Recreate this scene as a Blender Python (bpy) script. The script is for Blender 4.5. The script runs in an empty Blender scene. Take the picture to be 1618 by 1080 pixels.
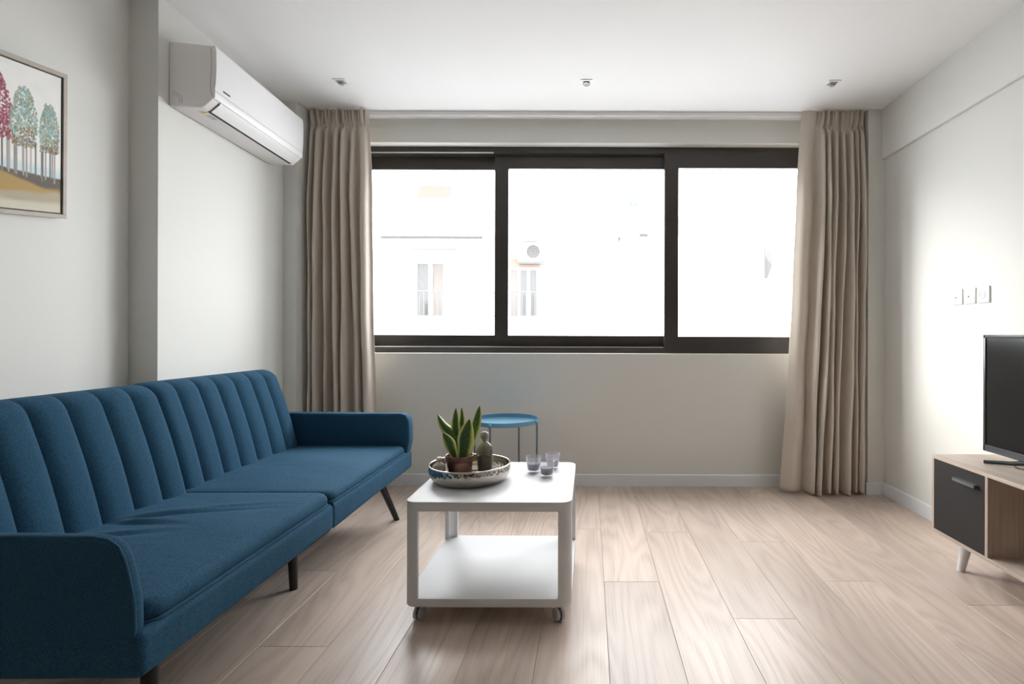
import bpy, bmesh, math, random
import numpy as np
from mathutils import Vector, Matrix

random.seed(7)
np.random.seed(7)
PI = math.pi
sc = bpy.context.scene
C = sc.collection

# ------------------------------------------------------------------ camera
F, CX, CY, HC = 840.0, 930.0, 528.0, 1.115        # focal length and principal point in pixels of 1618x1080, eye height
cam = bpy.data.cameras.new('camera')
cam.sensor_fit = 'HORIZONTAL'
cam.sensor_width = 36.0
cam.lens = 36.0 * F / 1618.0
cam.shift_x = -(CX - 809.0) / 1618.0
cam.shift_y = -(540.0 - CY) / 1618.0
cam.clip_start = 0.02
cam.clip_end = 300
co = bpy.data.objects.new('camera', cam)
C.objects.link(co)
co.matrix_world = Matrix.Translation((0, 0, HC)) @ Matrix.Rotation(PI / 2, 4, 'X') @ Matrix.Rotation(math.radians(0.17), 4, 'Z')
sc.camera = co

# ------------------------------------------------------------------ world, sun, window portal, exposure
w = bpy.data.worlds.new('sky')
sc.world = w
w.use_nodes = True
bgn = w.node_tree.nodes['Background']
bgn.inputs[0].default_value = (0.96, 0.98, 1.0, 1)
bgn.inputs[1].default_value = 8.0

sun = bpy.data.lights.new('sun', 'SUN')
sun.energy = 3.2
sun.angle = math.radians(28)        # veiled sun
sun.color = (1.0, 0.97, 0.92)
so = bpy.data.objects.new('sun', sun)
sun_dir = Vector((0.83, -0.42, -0.37))      # low hazy sun along the street from the left
so.rotation_euler = sun_dir.to_track_quat('-Z', 'Y').to_euler()
so.location = (-9, 9, 6)
C.objects.link(so)

pl = bpy.data.lights.new('window_portal', 'AREA')
pl.shape = 'RECTANGLE'
pl.size, pl.size_y = 3.6, 1.6
pl.cycles.is_portal = True
po = bpy.data.objects.new('window_portal', pl)
po.location = (-0.03, 4.17, 1.75)
po.rotation_euler = (-PI / 2, 0, 0)
C.objects.link(po)

vs = sc.view_settings
vs.view_transform = 'Standard'
vs.look = 'None'
vs.gamma = 1.0
vs.use_curve_mapping = False
vs.exposure = 0.87
cy = sc.cycles
cy.max_bounces = 14
cy.diffuse_bounces = 8
cy.glossy_bounces = 5
cy.transmission_bounces = 8
cy.transparent_max_bounces = 12
cy.caustics_refractive = False
cy.caustics_reflective = False
cy.sample_clamp_indirect = 12.0
cy.use_denoising = True

# ------------------------------------------------------------------ materials
MATS = {}
def mat(name, col, rough=0.6, metal=0.0, spec=0.5, bump=None, bdist=0.002, var=None, sheen=0.0, coat=0.0, trans=0.0):
    """principled material; bump = (scale, strength) noise relief; var = (scale, amount) soft colour variation"""
    m = bpy.data.materials.new(name)
    m.use_nodes = True
    nt = m.node_tree
    b = nt.nodes['Principled BSDF']
    b.inputs['Base Color'].default_value = (*col, 1)
    b.inputs['Roughness'].default_value = rough
    b.inputs['Metallic'].default_value = metal
    b.inputs['Specular IOR Level'].default_value = spec
    if sheen:
        b.inputs['Sheen Weight'].default_value = sheen
        b.inputs['Sheen Roughness'].default_value = 0.45
        b.inputs['Sheen Tint'].default_value = (*[min(1, c * 2.2 + 0.1) for c in col], 1)
    if coat:
        b.inputs['Coat Weight'].default_value = coat
    if bump or var:
        tc = nt.nodes.new('ShaderNodeTexCoord')
    if var:
        n = nt.nodes.new('ShaderNodeTexNoise')
        n.inputs['Scale'].default_value = var[0]
        n.inputs['Detail'].default_value = 5
        nt.links.new(tc.outputs['Object'], n.inputs['Vector'])
        r = nt.nodes.new('ShaderNodeValToRGB')
        r.color_ramp.elements[0].position = 0.3
        r.color_ramp.elements[1].position = 0.7
        a = var[1]
        r.color_ramp.elements[0].color = (*[c * (1 - a) for c in col], 1)
        r.color_ramp.elements[1].color = (*[min(1, c * (1 + a)) for c in col], 1)
        nt.links.new(n.outputs['Fac'], r.inputs['Fac'])
        nt.links.new(r.outputs['Color'], b.inputs['Base Color'])
    if bump:
        n2 = nt.nodes.new('ShaderNodeTexNoise')
        n2.inputs['Scale'].default_value = bump[0]
        n2.inputs['Detail'].default_value = 4
        nt.links.new(tc.outputs['Object'], n2.inputs['Vector'])
        bp = nt.nodes.new('ShaderNodeBump')
        bp.inputs['Strength'].default_value = bump[1]
        bp.inputs['Distance'].default_value = bdist
        nt.links.new(n2.outputs['Fac'], bp.inputs['Height'])
        nt.links.new(bp.outputs['Normal'], b.inputs['Normal'])
    MATS[name] = m
    return m

M = MATS
mat('wall_paint', (0.70, 0.698, 0.668), 0.75, spec=0.25, bump=(90, 0.08))
mat('ceiling_paint', (0.87, 0.87, 0.875), 0.8, spec=0.2)
mat('trim_white', (0.74, 0.76, 0.79), 0.4)
mat('rail_white', (0.78, 0.77, 0.76), 0.45)
mat('window_bronze', (0.040, 0.034, 0.030), 0.38, spec=0.5, var=(3, 0.15))
mat('aluminium', (0.75, 0.75, 0.74), 0.35, metal=0.9)
mat('white_lacquer', (0.65, 0.65, 0.655), 0.42)
mat('castor_grey', (0.45, 0.46, 0.47), 0.5)
mat('castor_dark', (0.06, 0.06, 0.065), 0.5)
mat('black_wood', (0.012, 0.011, 0.011), 0.42)
mat('ac_white', (0.84, 0.84, 0.85), 0.35)
mat('ac_side', (0.86, 0.83, 0.83), 0.45)
mat('ac_vane', (0.77, 0.77, 0.77), 0.5)
mat('dark_gap', (0.02, 0.02, 0.022), 0.6)
mat('grey_print', (0.33, 0.33, 0.35), 0.6)
mat('dark_print', (0.05, 0.05, 0.06), 0.5)
mat('warning_yellow', (0.72, 0.60, 0.16), 0.5)
mat('tv_bezel', (0.05, 0.055, 0.06), 0.28, spec=0.6)
mat('tv_black', (0.012, 0.012, 0.013), 0.45)
mat('tv_screen', (0.010, 0.010, 0.010), 0.16, spec=0.5)
mat('cabinet_black', (0.014, 0.012, 0.012), 0.62, spec=0.35)
mat('handle_metal', (0.40, 0.41, 0.43), 0.32, metal=1.0)
mat('socket_white', (0.86, 0.86, 0.85), 0.35)
mat('socket_dark', (0.10, 0.10, 0.10), 0.5)
mat('tray_blue', (0.13, 0.30, 0.44), 0.45)
mat('leg_grey_blue', (0.11, 0.15, 0.19), 0.45)
mat('copper_pot', (0.17, 0.085, 0.065), 0.38, metal=0.5, var=(30, 0.25))
mat('soil', (0.05, 0.035, 0.025), 0.95, bump=(120, 1.0), bdist=0.006)
mat('clay_statue', (0.27, 0.245, 0.20), 0.42, var=(25, 0.18))
mat('pale_clay', (0.70, 0.60, 0.49), 0.5, var=(25, 0.12))
mat('wax', (0.055, 0.05, 0.075), 0.55)
mat('wick', (0.75, 0.73, 0.70), 0.8)
mat('frame_wood', (0.36, 0.31, 0.26), 0.5, var=(20, 0.12))
mat('frame_inner', (0.035, 0.025, 0.02), 0.6)
mat('lamp_metal', (0.62, 0.62, 0.62), 0.35, metal=0.4)
mat('lamp_dark', (0.30, 0.30, 0.30), 0.4, metal=0.5)
# exterior
mat('facade_white', (0.66, 0.655, 0.645), 0.85, var=(1.2, 0.03))
mat('facade_cool', (0.40, 0.405, 0.41), 0.85)
mat('facade_pink', (0.20, 0.12, 0.095), 0.85)
mat('ext_glass', (0.038, 0.038, 0.038), 0.2)
mat('ext_curtain', (0.10, 0.088, 0.082), 0.8)
mat('ext_blue_glass', (0.055, 0.062, 0.07), 0.2)
mat('ext_frame', (0.75, 0.75, 0.75), 0.6)
mat('ext_rail', (0.05, 0.05, 0.05), 0.5)
mat('ext_grey', (0.04, 0.04, 0.04), 0.6)
mat('awning_orange', (0.30, 0.058, 0.049), 0.8)
mat('awning_pale', (0.70, 0.69, 0.68), 0.8)
mat('street', (0.34, 0.34, 0.34), 0.9)

def fabric(name, col, col2, scale, rough=0.9, sheen=0.3, bump=0.35, wrinkle=0.0, translucent=0.0):
    m = bpy.data.materials.new(name)
    m.use_nodes = True
    nt = m.node_tree
    b = nt.nodes['Principled BSDF']
    b.inputs['Roughness'].default_value = rough
    b.inputs['Specular IOR Level'].default_value = 0.2
    b.inputs['Sheen Weight'].default_value = sheen
    b.inputs['Sheen Roughness'].default_value = 0.4
    b.inputs['Sheen Tint'].default_value = (*[min(1, c * 2 + 0.05) for c in col2], 1)
    tc = nt.nodes.new('ShaderNodeTexCoord')
    mp = nt.nodes.new('ShaderNodeMapping')
    mp.inputs['Scale'].default_value = (1, 1, 2.2)
    nt.links.new(tc.outputs['Object'], mp.inputs['Vector'])
    n = nt.nodes.new('ShaderNodeTexNoise')
    n.inputs['Scale'].default_value = scale
    n.inputs['Detail'].default_value = 3
    nt.links.new(mp.outputs['Vector'], n.inputs['Vector'])
    r = nt.nodes.new('ShaderNodeValToRGB')
    r.color_ramp.elements[0].position = 0.32
    r.color_ramp.elements[1].position = 0.68
    r.color_ramp.elements[0].color = (*col, 1)
    r.color_ramp.elements[1].color = (*col2, 1)
    nt.links.new(n.outputs['Fac'], r.inputs['Fac'])
    nt.links.new(r.outputs['Color'], b.inputs['Base Color'])
    bp = nt.nodes.new('ShaderNodeBump')
    bp.inputs['Strength'].default_value = bump
    bp.inputs['Distance'].default_value = 0.0015
    nt.links.new(n.outputs['Fac'], bp.inputs['Height'])
    last = bp
    if wrinkle:
        n3 = nt.nodes.new('ShaderNodeTexNoise')
        n3.inputs['Scale'].default_value = 7
        n3.inputs['Detail'].default_value = 2
        n3.inputs['Distortion'].default_value = 0.8
        mp3 = nt.nodes.new('ShaderNodeMapping')
        mp3.inputs['Scale'].default_value = (0.6, 2.0, 1.0)
        nt.links.new(tc.outputs['Object'], mp3.inputs['Vector'])
        nt.links.new(mp3.outputs['Vector'], n3.inputs['Vector'])
        bp3 = nt.nodes.new('ShaderNodeBump')
        bp3.inputs['Strength'].default_value = wrinkle
        bp3.inputs['Distance'].default_value = 0.02
        nt.links.new(n3.outputs['Fac'], bp3.inputs['Height'])
        nt.links.new(bp.outputs['Normal'], bp3.inputs['Normal'])
        last = bp3
    nt.links.new(last.outputs['Normal'], b.inputs['Normal'])
    if translucent:
        tr = nt.nodes.new('ShaderNodeBsdfTranslucent')
        nt.links.new(r.outputs['Color'], tr.inputs['Color'])
        mx = nt.nodes.new('ShaderNodeMixShader')
        mx.inputs[0].default_value = translucent
        nt.links.new(b.outputs[0], mx.inputs[1])
        nt.links.new(tr.outputs[0], mx.inputs[2])
        nt.links.new(mx.outputs[0], nt.nodes['Material Output'].inputs['Surface'])
    M[name] = m
    return m

fabric('sofa_blue', (0.008, 0.040, 0.078), (0.026, 0.088, 0.150), 210, sheen=0.25, wrinkle=0.12)
fabric('sofa_piping', (0.014, 0.055, 0.10), (0.028, 0.09, 0.15), 420, sheen=0.3)
fabric('curtain_cloth', (0.585, 0.52, 0.455), (0.65, 0.585, 0.515), 300, sheen=0.15, bump=0.2, translucent=0.10)

def wood(name, c_dark, c_mid, c_light, axis, ring=9.0, rough=0.4, spec=0.4, per_object=False, bump=0.12, rnd=0.25, coat=0.0, grain=0.78):
    """oak-like: rings distorted and stretched along the grain axis, fine pores on top"""
    m = bpy.data.materials.new(name)
    m.use_nodes = True
    nt = m.node_tree
    L = nt.links.new
    b = nt.nodes['Principled BSDF']
    b.inputs['Roughness'].default_value = rough
    b.inputs['Specular IOR Level'].default_value = spec
    tc = nt.nodes.new('ShaderNodeTexCoord')
    vec = tc.outputs['Object']
    if per_object:
        oi = nt.nodes.new('ShaderNodeObjectInfo')
        mul = nt.nodes.new('ShaderNodeVectorMath'); mul.operation = 'SCALE'
        cmb = nt.nodes.new('ShaderNodeCombineXYZ')
        for i in range(3):
            L(oi.outputs['Random'], cmb.inputs[i])
        L(cmb.outputs[0], mul.inputs[0]); mul.inputs['Scale'].default_value = 37.0
        add = nt.nodes.new('ShaderNodeVectorMath'); add.operation = 'ADD'
        L(vec, add.inputs[0]); L(mul.outputs[0], add.inputs[1])
        vec = add.outputs[0]
    def mapped(s_long, s_cross):
        mp = nt.nodes.new('ShaderNodeMapping')
        s = [s_cross] * 3
        s[axis] = s_long
        mp.inputs['Scale'].default_value = s
        L(vec, mp.inputs['Vector'])
        return mp.outputs[0]
    # large flowing field -> contour bands (cathedral figure)
    n1 = nt.nodes.new('ShaderNodeTexNoise'); n1.inputs['Scale'].default_value = 1.0; n1.inputs['Detail'].default_value = 1.5
    L(mapped(0.55, 3.6), n1.inputs['Vector'])
    mm = nt.nodes.new('ShaderNodeMath'); mm.operation = 'MULTIPLY'; L(n1.outputs['Fac'], mm.inputs[0]); mm.inputs[1].default_value = ring * 6.28
    sn = nt.nodes.new('ShaderNodeMath'); sn.operation = 'SINE'; L(mm.outputs[0], sn.inputs[0])
    mr = nt.nodes.new('ShaderNodeMapRange'); mr.inputs['From Min'].default_value = -1; mr.inputs['From Max'].default_value = 1
    L(sn.outputs[0], mr.inputs['Value'])
    # fine fibres
    n2 = nt.nodes.new('ShaderNodeTexNoise'); n2.inputs['Scale'].default_value = 1.0; n2.inputs['Detail'].default_value = 5; n2.inputs['Roughness'].default_value = 0.65
    L(mapped(2.2, 150.0), n2.inputs['Vector'])
    mixf = nt.nodes.new('ShaderNodeMix'); mixf.data_type = 'FLOAT'; mixf.inputs[0].default_value = grain
    L(mr.outputs[0], mixf.inputs[2]); L(n2.outputs['Fac'], mixf.inputs[3])
    ramp = nt.nodes.new('ShaderNodeValToRGB')
    e = ramp.color_ramp.elements
    e[0].position, e[0].color = 0.22, (*c_dark, 1)
    e[1].position, e[1].color = 0.72, (*c_light, 1)
    k = e.new(0.46); k.color = (*c_mid, 1)
    L(mixf.outputs[0], ramp.inputs['Fac'])
    # broad stain along the board
    n4 = nt.nodes.new('ShaderNodeTexNoise'); n4.inputs['Scale'].default_value = 1.0; n4.inputs['Detail'].default_value = 2
    L(mapped(1.2, 6.0), n4.inputs['Vector'])
    hs = nt.nodes.new('ShaderNodeHueSaturation')
    L(ramp.outputs['Color'], hs.inputs['Color'])
    v1 = nt.nodes.new('ShaderNodeMapRange'); v1.inputs['From Min'].default_value = 0.25; v1.inputs['From Max'].default_value = 0.75
    v1.inputs['To Min'].default_value = 0.86; v1.inputs['To Max'].default_value = 1.12
    L(n4.outputs['Fac'], v1.inputs['Value'])
    if per_object:
        v2 = nt.nodes.new('ShaderNodeMapRange'); v2.inputs['To Min'].default_value = 1 - rnd / 2; v2.inputs['To Max'].default_value = 1 + rnd / 2
        L(oi.outputs['Random'], v2.inputs['Value'])
        vm = nt.nodes.new('ShaderNodeMath'); vm.operation = 'MULTIPLY'
        L(v1.outputs[0], vm.inputs[0]); L(v2.outputs[0], vm.inputs[1])
        L(vm.outputs[0], hs.inputs['Value'])
    else:
        L(v1.outputs[0], hs.inputs['Value'])
    L(hs.outputs['Color'], b.inputs['Base Color'])
    bp = nt.nodes.new('ShaderNodeBump'); bp.inputs['Strength'].default_value = bump; bp.inputs['Distance'].default_value = 0.0015
    L(mixf.outputs[0], bp.inputs['Height']); L(bp.outputs['Normal'], b.inputs['Normal'])
    rr = nt.nodes.new('ShaderNodeMapRange'); rr.inputs['To Min'].default_value = rough + 0.07; rr.inputs['To Max'].default_value = rough - 0.05
    L(mixf.outputs[0], rr.inputs['Value']); L(rr.outputs[0], b.inputs['Roughness'])
    M[name] = m
    return m

wood('floor_oak', (0.43, 0.330, 0.272), (0.555, 0.445, 0.375), (0.62, 0.51, 0.437), 1, ring=17.0, rough=0.36, spec=0.5, per_object=True, bump=0.20, rnd=0.18, grain=0.80)
wood('cabinet_oak', (0.33, 0.26, 0.215), (0.45, 0.37, 0.31), (0.55, 0.465, 0.40), 1, ring=5.0, rough=0.5, bump=0.06)
wood('cabinet_oak_vertical', (0.30, 0.235, 0.19), (0.42, 0.34, 0.28), (0.52, 0.43, 0.36), 2, ring=5.0, rough=0.5, bump=0.06)
mat('rear_low_bounce', (0.06, 0.055, 0.05), 0.6)  # unseen rear wall, made dark so less light bounces onto camera-facing surfaces
mat('floor_under', (0.16, 0.11, 0.08), 0.8)

def glass_mat(name, tint, refl):
    m = bpy.data.materials.new(name)
    m.use_nodes = True
    nt = m.node_tree
    nt.nodes.remove(nt.nodes['Principled BSDF'])
    t = nt.nodes.new('ShaderNodeBsdfTransparent'); t.inputs[0].default_value = (*tint, 1)
    g = nt.nodes.new('ShaderNodeBsdfGlossy'); g.inputs['Roughness'].default_value = 0.02
    lw = nt.nodes.new('ShaderNodeLayerWeight'); lw.inputs['Blend'].default_value = 0.5
    pw = nt.nodes.new('ShaderNodeMath'); pw.operation = 'POWER'; pw.inputs[1].default_value = 5.0
    nt.links.new(lw.outputs['Facing'], pw.inputs[0])
    fr = nt.nodes.new('ShaderNodeMapRange'); fr.inputs['To Min'].default_value = refl; fr.inputs['To Max'].default_value = 0.9
    nt.links.new(pw.outputs[0], fr.inputs['Value'])
    mx = nt.nodes.new('ShaderNodeMixShader')
    nt.links.new(fr.outputs[0], mx.inputs[0]); nt.links.new(t.outputs[0], mx.inputs[1]); nt.links.new(g.outputs[0], mx.inputs[2])
    nt.links.new(mx.outputs[0], nt.nodes['Material Output'].inputs['Surface'])
    M[name] = m
glass_mat('window_glass', (0.985, 0.99, 0.99), 0.025)
glass_mat('cup_glass', (0.95, 0.945, 0.965), 0.11)
def milky(m, fac, col):
    nt = m.node_tree
    out = nt.nodes['Material Output']
    src = out.inputs['Surface'].links[0].from_socket
    d = nt.nodes.new('ShaderNodeBsdfDiffuse'); d.inputs[0].default_value = (*col, 1)
    mx = nt.nodes.new('ShaderNodeMixShader'); mx.inputs[0].default_value = fac
    nt.links.new(src, mx.inputs[1]); nt.links.new(d.outputs[0], mx.inputs[2]); nt.links.new(mx.outputs[0], out.inputs['Surface'])
milky(M['cup_glass'], 0.10, (0.86, 0.84, 0.92))

def hammered():
    m = bpy.data.materials.new('hammered_silver'); m.use_nodes = True
    nt = m.node_tree
    b = nt.nodes['Principled BSDF']
    b.inputs['Base Color'].default_value = (0.58, 0.54, 0.49, 1)
    b.inputs['Metallic'].default_value = 1.0
    b.inputs['Roughness'].default_value = 0.16
    M['hammered_silver'] = m
    m2 = m.copy(); m2.name = 'smooth_silver'
    M['smooth_silver'] = m2
    tc = nt.nodes.new('ShaderNodeTexCoord')
    v = nt.nodes.new('ShaderNodeTexVoronoi'); v.inputs['Scale'].default_value = 75
    nt.links.new(tc.outputs['Object'], v.inputs['Vector'])
    bp = nt.nodes.new('ShaderNodeBump'); bp.inputs['Strength'].default_value = 0.55; bp.inputs['Distance'].default_value = 0.004
    nt.links.new(v.outputs['Distance'], bp.inputs['Height']); nt.links.new(bp.outputs['Normal'], b.inputs['Normal'])
hammered()

def vcol_mat(name, rough=0.6, spec=0.3):
    m = bpy.data.materials.new(name); m.use_nodes = True
    nt = m.node_tree
    a = nt.nodes.new('ShaderNodeVertexColor'); a.layer_name = 'paint'
    b = nt.nodes['Principled BSDF']
    b.inputs['Roughness'].default_value = rough
    b.inputs['Specular IOR Level'].default_value = spec
    nt.links.new(a.outputs[0], b.inputs['Base Color'])
    M[name] = m
vcol_mat('oil_paint', 0.55)
vcol_mat('leaf_green', 0.38, 0.5)

# ------------------------------------------------------------------ mesh helpers
def offset_of(p):
    v = Vector((0, 0, 0))
    while p is not None:
        v = v + p.location
        p = p.parent
    return v

class B:
    """collects shapes in world coordinates; build() links ONE mesh object"""
    def __init__(s):
        s.bm = bmesh.new()
    def box(s, x0, x1, y0, y1, z0, z1, bevel=0.0, seg=2):
        x0, x1 = sorted((x0, x1)); y0, y1 = sorted((y0, y1)); z0, z1 = sorted((z0, z1))
        vs_ = [s.bm.verts.new(p) for p in ((x0, y0, z0), (x1, y0, z0), (x1, y1, z0), (x0, y1, z0), (x0, y0, z1), (x1, y0, z1), (x1, y1, z1), (x0, y1, z1))]
        fs = [s.bm.faces.new([vs_[i] for i in q]) for q in ((3, 2, 1, 0), (4, 5, 6, 7), (0, 1, 5, 4), (1, 2, 6, 5), (2, 3, 7, 6), (3, 0, 4, 7))]
        if bevel:
            es = list({e for f in fs for e in f.edges})
            bmesh.ops.bevel(s.bm, geom=es, offset=bevel, segments=seg, profile=0.5, affect='EDGES')
        return s
    def prism(s, poly, axis, a, b_, bevel=0.0, seg=2):
        """poly: 2D points in the two remaining axes (x,y / x,z / y,z order), extruded from a to b_ along axis"""
        def P(p, t):
            if axis == 0: return (t, p[0], p[1])
            if axis == 1: return (p[0], t, p[1])
            return (p[0], p[1], t)
        va = [s.bm.verts.new(P(p, a)) for p in poly]
        vb = [s.bm.verts.new(P(p, b_)) for p in poly]
        n = len(poly)
        f1 = s.bm.faces.new(va); f2 = s.bm.faces.new(vb[::-1])
        fs = [s.bm.faces.new((va[i], vb[i], vb[(i + 1) % n], va[(i + 1) % n])) for i in range(n)]
        bmesh.ops.recalc_face_normals(s.bm, faces=[f1, f2] + fs)
        if bevel:
            es = list(set(f1.edges) | set(f2.edges))
            bmesh.ops.bevel(s.bm, geom=es, offset=bevel, segments=seg, profile=0.5, affect='EDGES')
        return s
    def tube(s, pts, r, n=10, closed=False, caps=True):
        """r: number or list"""
        pts = [Vector(p) for p in pts]
        m_ = len(pts)
        rs = r if isinstance(r, (list, tuple)) else [r] * m_
        rings = []
        up = None
        for i, p in enumerate(pts):
            if closed:
                d = pts[(i + 1) % m_] - pts[i - 1]
            else:
                d = pts[min(i + 1, m_ - 1)] - pts[max(i - 1, 0)]
            d.normalize()
            if up is None:
                up = Vector((0, 0, 1)) if abs(d.z) < 0.9 else Vector((1, 0, 0))
            a = d.cross(up).normalized()
            c = a.cross(d).normalized()
            up = c
            rings.append([s.bm.verts.new(p + (a * math.cos(2 * PI * j / n) + c * math.sin(2 * PI * j / n)) * rs[i]) for j in range(n)])
        R_ = m_ if closed else m_ - 1
        fs = []
        for i in range(R_):
            q, t = rings[i], rings[(i + 1) % m_]
            for j in range(n):
                fs.append(s.bm.faces.new((q[j], q[(j + 1) % n], t[(j + 1) % n], t[j])))
        if caps and not closed:
            fs.append(s.bm.faces.new(rings[0][::-1])); fs.append(s.bm.faces.new(rings[-1]))
        bmesh.ops.recalc_face_normals(s.bm, faces=fs)
        return s
    def lathe(s, prof, c, n=40, axis=2, sx=1.0, sy=1.0):
        """prof: (r, h) list from bottom to top round the vertical axis at c; r=0 ends close the shape"""
        cx_, cy_, cz_ = c
        rings = []
        fs = []
        for r, h in prof:
            if r <= 1e-6:
                rings.append([s.bm.verts.new((cx_, cy_, cz_ + h))])
            else:
                rings.append([s.bm.verts.new((cx_ + r * sx * math.cos(2 * PI * j / n), cy_ + r * sy * math.sin(2 * PI * j / n), cz_ + h)) for j in range(n)])
        for q, t in zip(rings, rings[1:]):
            for j in range(n):
                k = (j + 1) % n
                if len(q) == 1 and len(t) == 1: continue
                if len(q) == 1: fs.append(s.bm.faces.new((q[0], t[k], t[j])))
                elif len(t) == 1: fs.append(s.bm.faces.new((q[j], q[k], t[0])))
                else: fs.append(s.bm.faces.new((q[j], q[k], t[k], t[j])))
        bmesh.ops.recalc_face_normals(s.bm, faces=fs)
        return s
    def grid(s, rows, close_u=False, close_v=False):
        """rows of points; close_v wraps along each row, close_u wraps rows"""
        V_ = [[s.bm.verts.new(p) for p in r] for r in rows]
        fs = []
        nr, nc = len(V_), len(V_[0])
        for i in range(nr if close_u else nr - 1):
            for j in range(nc if close_v else nc - 1):
                fs.append(s.bm.faces.new((V_[i][j], V_[(i + 1) % nr][j], V_[(i + 1) % nr][(j + 1) % nc], V_[i][(j + 1) % nc])))
        s.last = V_
        return fs
    def build(s, name, m, parent=None, smooth=0, recalc=False, base=None):
        if recalc:
            bmesh.ops.recalc_face_normals(s.bm, faces=s.bm.faces[:])
        me = bpy.data.meshes.new(name)
        s.bm.to_mesh(me); s.bm.free()
        o = bpy.data.objects.new(name, me)
        C.objects.link(o)
        if parent is not None:
            o.parent = parent
            me.transform(Matrix.Translation(-offset_of(parent)))
        else:
            if base is None:
                cs = [v.co for v in me.vertices]
                base = Vector(((min(c.x for c in cs) + max(c.x for c in cs)) / 2, (min(c.y for c in cs) + max(c.y for c in cs)) / 2, min(c.z for c in cs)))
            base = Vector(base)
            me.transform(Matrix.Translation(-base))
            o.location = base
        me.materials.append(M[m] if isinstance(m, str) else m)
        if smooth:
            me.shade_smooth()
            me.set_sharp_from_angle(angle=math.radians(smooth))
        return o

def thing(name, label, cat, loc=(0, 0, 0), rz=0, group=None):
    o = bpy.data.objects.new(name, None)
    o.empty_display_size = 0.1
    C.objects.link(o)
    o.location = loc
    o.rotation_euler = (0, 0, rz)
    o['label'] = label
    o['category'] = cat
    if group: o['group'] = group
    return o
def tag(o, label, cat, group=None):
    o['label'] = label; o['category'] = cat
    if group: o['group'] = group
    return o
def struct(o, label=None):
    o['kind'] = 'structure'
    if label: o['label'] = label
    return o

def wx(px, y): return (px - CX) * y / F            # metres right of the camera axis for a pixel column at depth y
def wz(py, y): return HC + (CY - py) * y / F       # height for a pixel row at depth y

# ------------------------------------------------------------------ room shell
YW = 3.92           # inner face of the window wall
YR = -5.5           # wall behind the camera
H = 2.697
XR = 2.073
YCR, YCL = 3.724, 3.62
def xl(y): return -2.018 - 0.06 * (y - 2.526)      # air conditioner wall, not quite square with the room
YS = 2.486
def xp(y): return -2.152 - 0.06 * (y - YS)         # picture wall

WX0, WX1, WZ0, WZ1 = -1.80, 1.74, 0.9736, 2.5266   # window opening

b = B()
b.box(-2.9, 2.6, YR - 0.3, 4.25, -0.3, -0.014)
floor = struct(b.build('floor', 'floor_under', base=(0, 0, 0)), 'light oak plank floor')
# planks along the depth of the room
PW = 0.2495
row_joint = {0: 2.40, 1: 1.15, 2: 2.09, 3: 2.87, 4: 2.41, 5: 3.16, 6: 2.2, -5: 1.896, -1: 3.05, -2: 1.62, -3: 2.62, -4: 3.3, -6: 2.5, -7: 1.4, -8: 2.9, -9: 2.0, 7: 1.7, 8: 2.6}
BL = 1.85
g = 0.0005
for n in range(-10, 9):
    x0, x1 = 0.0725 + n * PW, 0.0725 + (n + 1) * PW
    x0c, x1c = max(x0, -2.62), min(x1, 2.16)
    if x1c - x0c < 0.02: continue
    y = row_joint.get(n, 2.2)
    while y > YR: y -= BL
    while y < YW:
        ya, yb = max(y, YR), min(y + BL, YW + 0.005)
        if yb - ya > 0.02:
            p = B().box(x0c + g, x1c - g, ya + g, yb - g, -0.013, 0.0)
            es = [e for e in p.bm.edges if all(v.co.z > -0.001 for v in e.verts)]
            bmesh.ops.bevel(p.bm, geom=es, offset=0.0009, segments=1, affect='EDGES')
            o = p.build('plank', 'floor_oak', floor)
            o['kind'] = 'structure'
        y += BL

b = B()
b.box(-2.9, 2.6, YR - 0.3, YW + 0.24, H, H + 0.25)
ceiling = struct(b.build('ceiling', 'ceiling_paint', base=(0, 0, H)), 'white painted ceiling')

b = B()
b.box(-2.6, 2.5, YW, YW + 0.24, 0 - 0.2, WZ0)
b.box(-2.6, 2.5, YW, YW + 0.24, WZ1, H + 0.1)
b.box(-2.6, WX0, YW, YW + 0.24, WZ0, WZ1)
b.box(WX1, 2.5, YW, YW + 0.24, WZ0, WZ1)
struct(b.build('wall_back', 'wall_paint', base=(0, YW, 0)), 'warm grey window wall')

b = B()
b.prism([(xp(YR - .3), YR - 0.3), (xp(YS), YS), (xl(YS), YS), (xl(YCL), YCL), (-1.99, YCL), (-1.99, YW + 0.1), (-2.85, YW + 0.1), (-2.85, YR - 0.3)], 2, -0.2, H + 0.1)
struct(b.build('wall_left', 'wall_paint', base=(-2.1, 2, 0)), 'warm white left wall with a shallow step')
b = B()
b.prism([(XR, YR - 0.3), (XR, YCR), (1.957, YCR), (1.957, YW + 0.1), (2.55, YW + 0.1), (2.55, YR - 0.3)], 2, -0.2, H + 0.1)
wr = struct(b.build('wall_right', 'wall_paint', base=(XR, 2, 0)), 'warm white right wall')
b = B()
b.box(2.050, XR + 0.05, YR, YCR + 0.001, 2.347, H + 0.02, 0.006, 3)
b.build('beam', 'wall_paint', wr)
b = B()
b.box(-2.7, 2.5, YR - 0.3, YR, -0.2, H + 0.1)
struct(b.build('wall_rear', 'rear_low_bounce', base=(0, YR, 0)), 'unseen wall behind the viewer, darkened to cut bounce light')

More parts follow.
